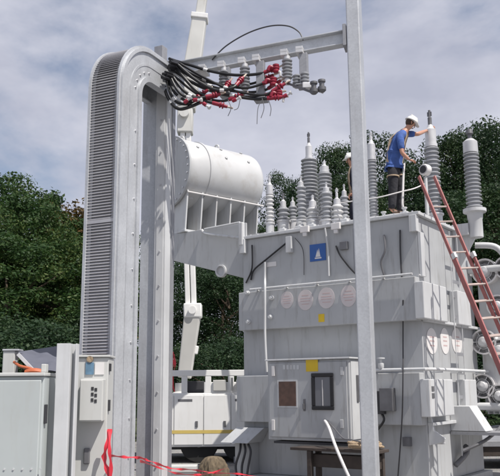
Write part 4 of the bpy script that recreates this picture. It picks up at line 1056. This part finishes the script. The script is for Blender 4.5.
# ================================================================ PEOPLE
def skin_geo(nodes, edges, root, sub=2):
    """nodes: {name: (Vector, rx, ry)} -> (verts, faces) of a skinned surface"""
    me = bpy.data.meshes.new('tmp'); names = list(nodes); idx = {n: i for i, n in enumerate(names)}
    me.from_pydata([tuple(nodes[n][0]) for n in names], [(idx[a], idx[c]) for a, c in edges], [])
    o = bpy.data.objects.new('tmp', me); col.objects.link(o)
    md = o.modifiers.new('s', 'SKIN'); md.use_smooth_shade = True; md.branch_smoothing = .3
    for n in names:
        sv = me.skin_vertices[0].data[idx[n]]; sv.radius = (nodes[n][1], nodes[n][2]); sv.use_root = (n == root)
    sb = o.modifiers.new('d', 'SUBSURF'); sb.levels = sub; sb.render_levels = sub
    dg = bpy.context.evaluated_depsgraph_get(); dg.update(); ev = o.evaluated_get(dg); m2 = ev.to_mesh()
    vs = [v.co.copy() for v in m2.vertices]; fs = [tuple(p.vertices) for p in m2.polygons]
    ev.to_mesh_clear(); bpy.data.objects.remove(o); bpy.data.meshes.remove(me)
    return vs, fs
def hand(bb, wrist, d, palmdir, s=1.0):
    """palm plus five curled fingers; d along the hand, palmdir the way the palm faces"""
    d = d.normalized(); p = (palmdir-d*palmdir.dot(d)).normalized(); sd = d.cross(p)
    bb.add(*skin_geo({'a': (wrist, .026*s, .022*s), 'b': (wrist+d*.045*s, .034*s, .02*s), 'c': (wrist+d*.085*s, .036*s, .018*s)}, [('a','b'),('b','c')], 'a', 1), True)
    for k, ln in ((-1.5, .062), (-.5, .078), (.5, .082), (1.5, .072)):
        q = wrist+d*.08*s+sd*(k*.018*s)
        n1 = q+d*ln*.45*s+p*.006*s; n2 = n1+(d*.6+p*.8).normalized()*ln*.35*s; n3 = n2+(d*.1+p).normalized()*ln*.3*s
        bb.add(*skin_geo({'a': (q, .0095*s, .0095*s), 'b': (n1, .009*s, .009*s), 'c': (n2, .0085*s, .0085*s), 'd': (n3, .0075*s, .0075*s)}, [('a','b'),('b','c'),('c','d')], 'a', 1), True)
    q = wrist+d*.03*s-sd*.026*s; n1 = q+(d*.5-sd*.8+p*.3).normalized()*.035*s; n2 = n1+(d*.8+p*.6).normalized()*.032*s
    bb.add(*skin_geo({'a': (q, .012*s, .012*s), 'b': (n1, .010*s, .010*s), 'c': (n2, .0085*s, .0085*s)}, [('a','b'),('b','c')], 'a', 1), True)
def person(J, face, label, shirt, pants, footz, sleeves=True, gloves=False):
    """J: world joints"""
    root = J['pelvis'].copy(); root.z = footz
    P = empty('person', root); tag(P, label, 'person')
    f = face.normalized()
    up = (J['head']-J['neck']).normalized(); rt = f.cross(up).normalized(); f = up.cross(rt).normalized()
    h = J['head']
    N = {'pelvis': (J['pelvis'], .125, .105), 'belly': (J['belly'], .12, .10), 'chest': (J['chest'], .15, .11), 'collar': (J['collar'], .09, .08),
         'neck': (J['neck'], .055, .058), 'jaw': (h-up*.07+f*.015, .058, .062), 'skull': (h+up*.02, .074, .088), 'crown': (h+up*.085, .05, .06)}
    E = [('pelvis','belly'),('belly','chest'),('chest','collar'),('collar','neck'),('neck','jaw'),('jaw','skull'),('skull','crown')]
    for s in 'LR':
        N['sh'+s] = (J['sh'+s], .062, .06); N['el'+s] = (J['el'+s], .042, .042); N['wr'+s] = (J['wr'+s], .027, .026)
        N['ua'+s] = (J['sh'+s].lerp(J['el'+s], .45), .05, .05); N['fa'+s] = (J['el'+s].lerp(J['wr'+s], .35), .041, .04)
        N['hp'+s] = (J['hp'+s], .092, .09); N['kn'+s] = (J['kn'+s], .06, .062); N['an'+s] = (J['an'+s], .042, .045)
        N['th'+s] = (J['hp'+s].lerp(J['kn'+s], .45), .08, .08); N['ca'+s] = (J['kn'+s].lerp(J['an'+s], .35), .056, .06)
        N['to'+s] = (J['to'+s], .038, .03)
        E += [('collar','sh'+s),('sh'+s,'ua'+s),('ua'+s,'el'+s),('el'+s,'fa'+s),('fa'+s,'wr'+s),('pelvis','hp'+s),('hp'+s,'th'+s),('th'+s,'kn'+s),('kn'+s,'ca'+s),('ca'+s,'an'+s),('an'+s,'to'+s)]
    b = MB(); b.add(*skin_geo(N, E, 'pelvis', 2), True)
    for s in 'LR': hand(b, J['wr'+s], J['wr'+s]-J['el'+s]*1.0 if 'hd'+s not in J else J['hd'+s]-J['wr'+s], J.get('pd'+s, Vector((0,0,-1))))
    # face: nose, ears, eyes, mouth
    b.add(*skin_geo({'a': (h+f*.082+up*.02, .010, .010), 'b': (h+f*.108-up*.018, .014, .014), 'c': (h+f*.088-up*.028, .012, .010)}, [('a','b'),('b','c')], 'a', 1), True)
    for s in (-1, 1): b.ellip(h+rt*s*.076-f*.008-up*.002, .012, .022, .032, 10, 6)
    body = b.build('body', 'skin', P, off=root)
    b = MB()
    for s in (-1, 1): b.ellip(h+f*.083+rt*s*.030+up*.018, .011, .011, .008, 8, 6)
    b.build('eyes', 'dark', P, off=root)
    b = MB(); b.ellip(h+f*.084-up*.055, .022, .022, .006, 10, 6); b.build('mouth', 'gauge', P, off=root)
    # hair below the hat
    b = MB(); b.ellip(h-f*.022+up*.01, .083, .083, .085, 16, 9); b.build('hair', 'hair', P, off=root)
    # hard hat: dome, brim
    hb = h+up*.045
    b = MB(); dome = [(.118*math.cos(t), .112*math.sin(t)) for t in [R(q) for q in (0,12,25,40,55,70,82,89)]]
    b.lathe(hb, up, [(.112,-.004)]+dome, 28); b.lathe(hb-up*.006, (up-f*.08).normalized(), [(.128,0),(.134,.003),(.134,.008),(.118,.012)], 28)
    # peak
    b.prism([hb+f*.10+rt*.085, hb+f*.165+rt*.05-up*.012, hb+f*.175-up*.014, hb+f*.165-rt*.05-up*.012, hb+f*.10-rt*.085], up*.008)
    b.bar(hb+up*.108-f*.09*.9, hb+up*.112+f*.06, .02, .02, up=up)
    b.build('hard_hat', 'hat', P, off=root)
    # shirt
    S = {'hem0': (J['pelvis'].lerp(J['belly'], .02), .172, .160), 'hem': (J['pelvis'].lerp(J['belly'], .45), .170, .155), 'belly': (J['belly'], .160, .145), 'chest': (J['chest'], .185, .160), 'collar': (J['collar'], .115, .115), 'top': (J['collar'].lerp(J['neck'], .55), .07, .072)}
    SE = [('hem0','hem'),('hem','belly'),('belly','chest'),('chest','collar'),('collar','top')]
    for s in 'LR':
        S['sh'+s] = (J['sh'+s], .078, .076); S['ua'+s] = (J['sh'+s].lerp(J['el'+s], .5), .068, .068); S['sl'+s] = (J['sh'+s].lerp(J['el'+s], .86), .062, .062)
        SE += [('collar','sh'+s),('sh'+s,'ua'+s),('ua'+s,'sl'+s)]
        if not sleeves:
            S['fa'+s] = (J['el'+s].lerp(J['wr'+s], .2), .055, .055); S['cu'+s] = (J['el'+s].lerp(J['wr'+s], .9), .038, .038); SE += [('sl'+s,'fa'+s),('fa'+s,'cu'+s)]
    b = MB(); b.add(*skin_geo(S, SE, 'hem', 2), True); b.build('shirt', shirt, P, off=root)
    T = {'waist': (J['pelvis'].lerp(J['belly'], .4), .130, .112), 'pelvis': (J['pelvis'], .140, .122)}
    TE = [('waist','pelvis')]
    for s in 'LR':
        T['hp'+s] = (J['hp'+s], .118, .118); T['th'+s] = (J['hp'+s].lerp(J['kn'+s], .45), .106, .11); T['kn'+s] = (J['kn'+s], .088, .09); T['ca'+s] = (J['kn'+s].lerp(J['an'+s], .4), .084, .088); T['an'+s] = (J['an'+s], .072, .076)
        TE += [('pelvis','hp'+s),('hp'+s,'th'+s),('th'+s,'kn'+s),('kn'+s,'ca'+s),('ca'+s,'an'+s)]
    b = MB(); b.add(*skin_geo(T, TE, 'pelvis', 2), True); b.build('trousers', pants, P, off=root)
    for s in 'LR':
        a = J['an'+s]; t_ = J['to'+s]; dd = (t_-a); dd.z = 0; dd.normalize(); base = Vector((a.x, a.y, footz))
        b = MB(); b.add(*skin_geo({'a': (a+Vector((0,0,.03)), .06, .06), 'b': (base+Vector((0,0,.05))-dd*.03, .055, .05), 'c': (base+dd*.11+Vector((0,0,.042)), .052, .042), 'd': (base+dd*.2+Vector((0,0,.036)), .042, .036)}, [('a','b'),('b','c'),('c','d')], 'b', 2), True)
        b.build('boot', 'leather', P, off=root)
    # harness
    b = MB(); c = J['chest']; bl_ = J['belly']; bn = (J['collar']-J['belly']).normalized(); sd = (J['shL']-J['shR']).normalized(); fw = sd.cross(bn).normalized()
    if fw.dot(face) < 0: fw = -fw
    def loop(cen, axis, r1, d1, r2, d2, w=.035, n=30):
        nonlocal_b = b; pts = [cen+d1*(r1*math.cos(2*PI*i/n))+d2*(r2*math.sin(2*PI*i/n)) for i in range(n)]
        for i in range(n): b.bar(pts[i], pts[(i+1)%n]+(pts[(i+1)%n]-pts[i])*.1, .012, w, up=axis)
    loop(J['pelvis'].lerp(J['belly'], .45), bn, .165, sd, .150, fw, .05)
    for s, sg in (('L', 1), ('R', -1)):
        pts = [J['pelvis'].lerp(J['belly'], .45)+sd*sg*.09-fw*.125, c+sd*sg*.08-fw*.142, J['collar']+sd*sg*.095-fw*.07+bn*.04, J['collar']+sd*sg*.095+bn*.085, J['collar']+sd*sg*.09+fw*.08+bn*.03, c+sd*sg*.09+fw*.142, J['pelvis'].lerp(J['belly'], .45)+sd*sg*.09+fw*.135]
        sp = spline(pts, 5)
        for i in range(len(sp)-1): b.bar(sp[i], sp[i+1], .038, .010, up=(sp[i]-c).cross(sp[i+1]-sp[i]).cross(sp[i+1]-sp[i]))
        th = J['hp'+s].lerp(J['kn'+s], .3); ax = (J['kn'+s]-J['hp'+s]).normalized(); u1 = ax.cross(fw).normalized(); u2 = ax.cross(u1).normalized()
        hb_ = b; b = MB(); loop(th, ax, .112, u1, .112, u2, .022, 22); b.build('leg_strap', 'strap', P, off=root); b = hb_
    b.build('harness', 'strap', P, off=root)
    return P
MY = to_world((m0.x, m0.y, 0)).y
mw = to_world((m0.x, m0.y, 0))
print('man Y', MY, 'feet px base', m0, 'bushing', bG.name)
gw_ = to_world(RT(435, 129, -.38)); GY = gw_.y
def A(px, py, dy=0): return AT(px, py, MY+dy)
fz = LIDZ
def onz(p, z): q = p.copy(); q.z = z; return q
J = dict(pelvis=A(394, 167), belly=A(395, 155), chest=A(397.5, 142), collar=A(403, 134), neck=A(406.5, 129.5), head=A(410.5, 123.5),
         shR=A(400, 136.5, -.19), elR=A(402, 153, -.25), wrR=A(409.5, 160, -.25), hdR=A(413, 160.5, -.22), shL=A(403.5, 134, .17), elL=A(418, 134, .12),
         hpR=A(393, 171, -.1), hpL=A(396, 170.5, .1), knR=A(393, 190, -.11), knL=A(400, 189, .13))
J['wrL'] = AT(428.3, 129.8, GY-.10); J['hdL'] = AT(433, 127.5, GY-.13)
J['anR'] = onz(A(391.5, 206, -.12), fz+.09); J['anL'] = onz(A(400, 206, .14), fz+.09)
J['toR'] = J['anR']+Vector((.14, .0, -.05)); J['toL'] = J['anL']+Vector((.14, .03, -.05))
J['pdL'] = Vector((0, 1, -.1)); J['pdR'] = Vector((0, .5, -1))
person(J, Vector((1, .18, -.15)), 'worker in blue shirt and white hard hat reaching to the bushing top', 'shirt', 'trouser', fz)
# second worker behind the pole, standing at the rear of the cover
Y2 = to_world((-1.35, 1.45, 0)).y
k0 = AT(355.5, 200, Y2); f2 = ZT+.002
def q2(dx, dy, z): return Vector((k0.x+dx, k0.y+dy, f2+z))
hz = AT(350, 160.5, Y2).z-f2
J2 = dict(pelvis=q2(.05, 0, hz-.72), belly=q2(.04, 0, hz-.56), chest=q2(.02, 0, hz-.38), collar=q2(-.02, 0, hz-.22), neck=q2(-.03, 0, hz-.13), head=q2(-.06, 0, hz),
          shR=q2(.02, .19, hz-.25), shL=q2(-.0, -.19, hz-.25), elR=q2(.02, .22, hz-.50), elL=q2(.0, -.24, hz-.50), wrR=q2(-.10, .18, hz-.68), wrL=q2(-.08, -.2, hz-.72), hdR=q2(-.15, .15, hz-.74), hdL=q2(-.14, -.18, hz-.78),
          hpR=q2(.05, .1, hz-.78), hpL=q2(.05, -.1, hz-.78), knR=q2(-.06, .12, .48), knL=q2(-.08, -.12, .48), anR=q2(.06, .12, .09), anL=q2(.04, -.12, .09), toR=q2(-.09, .12, .05), toL=q2(-.11, -.12, .05))
print('man2 height', hz)
person(J2, Vector((-1, -.1, -.3)), 'worker in dark clothes and white hard hat mostly hidden behind the pole', 'navy', 'navy', f2, sleeves=False)
# safety line along the tank top
def rope(name, pts, r, m, lab, cat):
    b = MB(); b.tube(spline(pts, 8), r, 6); return tag(b.build(name, m), lab, cat)
rope('lifeline_rope', [AT(340, 203, MY+.3), AT(360, 200, MY), AT(380, 197, MY-.25), AT(400, 192, MY-.28), AT(414, 188.5, MY-.2), to_world((g0.x-.02, g0.y-.03, g0.z-.28))], .011, 'paper', 'white lifeline rope stretched behind the pole to the gauge stand', 'rope')
rope('lanyard_rope', [J['pelvis']+Vector((.17, -.12, .03)), A(403.5, 175, -.16), A(403, 190, -.2), A(402.5, 204, -.22), A(404, 209, -.2)], .02, 'paper', 'white lanyard hanging from the belt of the worker in blue', 'rope')

# ================================================================ TREES
def tree_mesh(seed, H, Rr, m, leaf=.2, clumps=80, per=120, base=.22, conif=False):
    rnd = np.random.RandomState(seed); pr = random.Random(seed)
    b = MB(); trunk_top = H*.8
    pts = [Vector((0,0,-.6))]; 
    for i in range(1, 7): pts.append(Vector((pr.uniform(-.2,.2)*i*.3, pr.uniform(-.2,.2)*i*.3, trunk_top*i/6)))
    b.tube(pts, H*.020, 8, True, .03)
    cl = []
    nb = 12
    for i in range(clumps):
        hfrac = pr.random()**.85; z = H*(base+(.97-base)*hfrac)
        if conif: rmax = Rr*(1.02-hfrac)**.85
        else: rmax = Rr*(math.sin(PI*min(.98, .16+.80*hfrac)))**.65*(.8+.3*pr.random())
        a = pr.uniform(0, 2*PI); rr = rmax*math.sqrt(pr.uniform(.12, 1.0))
        cl.append((rr*math.cos(a), rr*math.sin(a), z, pr.uniform(.5, 1.0)*Rr*.30))
    for i in range(nb):
        c = cl[i*len(cl)//nb]; t = max(.25, min(.95, (c[2]/H-.15)/.8)); st = pts[0].lerp(pts[-1], t)
        mid = st.lerp(Vector(c[:3]), .5)+Vector((0,0,-.1)); b.tube(spline([st, mid, Vector(c[:3])], 3), H*.008, 5, True, .012)
    n = clumps*per; cc = np.array(cl); ci = np.repeat(np.arange(clumps), per)
    v = rnd.normal(size=(n, 3)); v /= np.linalg.norm(v, axis=1)[:, None]
    rad = cc[ci, 3]*rnd.uniform(.25, 1, n)**.5
    pos = cc[ci, :3]+v*rad[:, None]*np.array([1.15, 1.15, .72])
    up = v*.7+rnd.normal(size=(n, 3))*.55+np.array([0, 0, .55]); up /= np.linalg.norm(up, axis=1)[:, None]
    t = rnd.normal(size=(n, 3)); t -= up*(t*up).sum(1)[:, None]; t /= np.linalg.norm(t, axis=1)[:, None]
    s = np.cross(up, t); L_ = leaf*rnd.uniform(.6, 1.3, n)[:, None]; W_ = L_*rnd.uniform(.4, .62, n)[:, None]
    q = np.stack([pos-t*L_*.5, pos+s*W_*.5-up*L_*.06, pos+t*L_*.5-up*L_*.1, pos-s*W_*.5-up*L_*.06], 1).reshape(-1, 3)
    me = bpy.data.meshes.new('crown'); me.vertices.add(len(q)); me.vertices.foreach_set('co', q.ravel())
    me.loops.add(4*n); me.loops.foreach_set('vertex_index', np.arange(4*n)); me.polygons.add(n)
    me.polygons.foreach_set('loop_start', np.arange(0, 4*n, 4)); me.update(calc_edges=True); me.materials.append(M[m])
    return b, me
PROTO = {}
def proto(key, *a, **k):
    b, me = tree_mesh(*a, **k); r = empty('tree'); tk = b.build('trunk', 'bark', r); c = bpy.data.objects.new('crown', me); col.objects.link(c); c.parent = r
    PROTO[key] = [r, False]
proto('A', 1, 10, 3.4, 'leafA', leaf=.15, clumps=130, per=210, base=.08)
proto('A2', 2, 10, 3.0, 'leafA', leaf=.15, clumps=130, per=210, base=.08)
proto('B', 3, 16, 4.6, 'leafB', leaf=.19, clumps=125, per=230, base=.10)
proto('B2', 4, 16, 4.2, 'leafD', leaf=.19, clumps=125, per=230, base=.10)
proto('B3', 7, 16, 4.8, 'leafB', leaf=.22, clumps=100, per=200, base=.12)
proto('C', 5, 9, 2.4, 'leafC', leaf=.15, clumps=90, per=180, base=.10)
proto('P', 6, 11, 2.0, 'leafB', leaf=.17, clumps=110, per=120, base=.05, conif=True)
proto('S', 8, 4, 2.6, 'leafB', leaf=.10, clumps=110, per=260, base=.05)
def place(key, px, py_top, Y, label, group, name='tree', sxy=1.0, rz=None):
    r, used = PROTO[key]; Hs = {'A':10,'A2':10,'B':16,'B2':16,'B3':16,'C':9,'P':11,'S':4}[key]
    w = AT(px, py_top, Y); gz_ = terrain_z(w.x, Y); s = max(.3, (w.z-gz_)/Hs)
    if not used: o = r; PROTO[key][1] = True
    else:
        o = r.copy(); col.objects.link(o)
        for ch in r.children:
            c = ch.copy(); col.objects.link(c); c.parent = o
    o.name = name; o.location = (w.x, Y, gz_); o.rotation_euler = (0, 0, random.uniform(0, 6.28) if rz is None else rz); o.scale = (s*sxy, s*sxy, s)
    tag(o, label, 'tree' if name != 'shrub' else 'shrub', group); return o
G1 = 'trees at the left behind the cabinets'
place('A', 2, 173, 31, 'tallest bright green tree at the left edge', G1)
place('A2', 30, 194, 29, 'olive green broad tree above the pale cabinet', G1)
place('P', 52, 193, 36, 'dark pointed conifer rising between the left trees', G1, 'conifer_tree')
place('C', 72, 204, 33, 'russet brown tree close beside the louvred riser', G1, sxy=1.2)
place('A', -25, 195, 27, 'bright green tree cut off by the left edge', G1)
place('A2', 12, 235, 25, 'lower green tree directly above the slate sheet', G1, sxy=1.5)
place('A2', 58, 238, 27, 'low olive tree just left of the louvred riser', G1, sxy=1.4)
place('A', 95, 215, 32, 'green tree mostly hidden behind the riser', G1)
G2 = 'trees on the rise behind the transformer'
place('B', 284, 170, 46, 'dark tree rising behind the short arresters next to the drum', G2, sxy=.62)
place('B2', 334, 143, 48, 'tall leafy tree behind the tallest left bushing and pole', G2, sxy=.7)
place('B3', 378, 130, 52, 'tall dark tree rising just right of the pole', G2, sxy=.7)
place('B', 405, 158, 50, 'dark tree behind the legs of the worker in blue', G2)
place('B2', 452, 133, 50, 'olive tree between the two right hand bushings', G2, sxy=.8)
place('B3', 478, 120, 52, 'tallest dark tree behind the rightmost bushing', G2, sxy=.9)
place('B', 505, 122, 49, 'dark tree cut off by the right edge', G2)
place('B2', 490, 185, 42, 'lower olive tree behind the cooling fans', G2, sxy=1.2)
place('B3', 440, 190, 41, 'lower dark tree behind the reaching hand and ladder head', G2, sxy=1.2)
place('B', 225, 262, 38, 'dark tree in the gap between truck and conservator bracket', G2, sxy=1.5)
place('B3', 195, 262, 40, 'dark tree behind the lower boom of the truck', G2, sxy=1.5)
place('B2', 255, 225, 42, 'dark tree behind the left edge of the transformer', G2, sxy=1.2)
place('B3', 315, 178, 44, 'low dark tree filling behind the left bushings', G2, sxy=.9)
place('B2', 350, 175, 43, 'olive tree behind the half hidden worker', G2, sxy=1.0)
place('B', 530, 150, 45, 'dark tree beyond the right edge of the yard', G2)
place('S', 20, 325, 20, 'dark shrub low behind the pale cabinet', 'shrubs along the yard edge', 'shrub', sxy=1.5)
place('S', 60, 320, 24, 'dark shrub low behind the channel post', 'shrubs along the yard edge', 'shrub', sxy=1.05)
place('S', -20, 320, 21, 'dark shrub low at the left edge', 'shrubs along the yard edge', 'shrub', sxy=1.5)
place('S', 218, 340, 27.5, 'dark shrub behind the truck rail', 'shrubs along the yard edge', 'shrub', sxy=1.3)
place('S', 480, 340, 24, 'dark shrub behind the cooling fans', 'shrubs along the yard edge', 'shrub', sxy=1.8)
place('S', 520, 330, 25, 'dark shrub at the right edge', 'shrubs along the yard edge', 'shrub', sxy=1.8)
# far-off wood closing the background: one mass
def far_wood():
    allq = []; 
    src = [o for o in PROTO['B3'][0].children if o.name.startswith('crown')][0].data
    n = len(src.vertices); co = np.zeros(n*3); src.vertices.foreach_get('co', co); co = co.reshape(-1, 4, 3)[::2]
    rnd = np.random.RandomState(5); out = []
    for px, py, Y in [(-60,235,60),(-20,240,58),(30,250,60),(80,255,62),(130,260,60),(160,250,56),(180,245,62),(197,252,54),(215,250,60),(232,248,55),(250,245,60),(270,240,55),(290,235,58),(330,205,62),(365,185,64),(400,168,64),(430,165,66),(465,160,66),(500,150,66),(540,150,66),(580,160,66),(620,170,66)]:
        w = AT(px, py, Y); g = terrain_z(w.x, Y); s = max(.35, (w.z-g)/16); a = rnd.uniform(0, 6.28)
        rm = np.array([[math.cos(a), -math.sin(a), 0], [math.sin(a), math.cos(a), 0], [0, 0, 1]])
        sx = max(s*1.1, .75)
        out.append((co @ rm.T)*np.array([sx, sx, s])+np.array([w.x, Y, g]))
    q = np.concatenate(out).reshape(-1, 3); m = len(q)//4
    me = bpy.data.meshes.new('far_wood'); me.vertices.add(len(q)); me.vertices.foreach_set('co', q.ravel()); me.loops.add(4*m); me.loops.foreach_set('vertex_index', np.arange(4*m)); me.polygons.add(m)
    me.polygons.foreach_set('loop_start', np.arange(0, 4*m, 4)); me.update(calc_edges=True); me.materials.append(M['leafB'])
    o = bpy.data.objects.new('far_wood', me); col.objects.link(o)
    tag(o, 'far-off dark wood closing the background behind the nearer trees', 'wood', kind='stuff')
far_wood()

# ================================================================ SKY AND SUN
SUN_D = Vector((.75, -.68, 1.66)).normalized()
elev = math.asin(SUN_D.z); rot = math.atan2(SUN_D.x, SUN_D.y)
w = bpy.data.worlds.new('World'); scene.world = w; w.use_nodes = True
nt = w.node_tree; n = nt.nodes; L = nt.links
bg = n['Background']; bg.inputs['Strength'].default_value = .1
sky = n.new('ShaderNodeTexSky'); sky.sky_type = 'NISHITA'; sky.sun_disc = False; sky.sun_elevation = elev; sky.sun_rotation = rot
sky.air_density = 1.0; sky.dust_density = .8
tc = n.new('ShaderNodeTexCoord'); mp = n.new('ShaderNodeMapping'); mp.inputs['Scale'].default_value = (1.0, 1.0, 2.0); mp.inputs['Location'].default_value = (3.1, .6, .26)
L.new(tc.outputs['Generated'], mp.inputs[0])
n1 = n.new('ShaderNodeTexNoise'); n1.inputs['Scale'].default_value = 2.2; n1.inputs['Detail'].default_value = 9; n1.inputs['Roughness'].default_value = .56; n1.inputs['Distortion'].default_value = .25
L.new(mp.outputs[0], n1.inputs['Vector'])
cov = n.new('ShaderNodeMapRange'); cov.interpolation_type = 'SMOOTHSTEP'; cov.inputs[1].default_value = .28; cov.inputs[2].default_value = .50
L.new(n1.outputs['Fac'], cov.inputs[0])
n2 = n.new('ShaderNodeTexNoise'); n2.inputs['Scale'].default_value = 3.0; n2.inputs['Detail'].default_value = 8; n2.inputs['Roughness'].default_value = .55
mp2 = n.new('ShaderNodeMapping'); mp2.inputs['Scale'].default_value = (1, 1, 1.9); mp2.inputs['Location'].default_value = (7.3, 2.2, 1.4)
L.new(tc.outputs['Generated'], mp2.inputs[0]); L.new(mp2.outputs[0], n2.inputs['Vector'])
cr = n.new('ShaderNodeValToRGB'); cr.color_ramp.elements[0].position = .43; cr.color_ramp.elements[1].position = .72
cr.color_ramp.elements[0].color = (4.3, 4.5, 5.5, 1); cr.color_ramp.elements[1].color = (7.0, 7.1, 7.9, 1)
L.new(n2.outputs['Fac'], cr.inputs[0])
mx = n.new('ShaderNodeMix'); mx.data_type = 'RGBA'; L.new(cov.outputs[0], mx.inputs[0]); L.new(sky.outputs[0], mx.inputs[6]); L.new(cr.outputs[0], mx.inputs[7])
L.new(mx.outputs[2], bg.inputs['Color'])
sd = bpy.data.lights.new('sun', 'SUN'); sd.energy = 5.0; sd.angle = R(.53); sd.color = (1, .95, .88)
so_ = bpy.data.objects.new('sun', sd); col.objects.link(so_); so_.rotation_euler = SUN_D.to_track_quat('Z', 'Y').to_euler(); so_.location = SUN_D*60

# ================================================================ render settings
scene.render.engine = 'CYCLES'
scene.view_settings.view_transform = 'Standard'; scene.view_settings.look = 'None'; scene.view_settings.exposure = .12; scene.view_settings.gamma = 1
scene.view_settings.use_curve_mapping = False
scene.cycles.filter_width = 2.0
scene.render.resolution_x = 1024; scene.render.resolution_y = 975
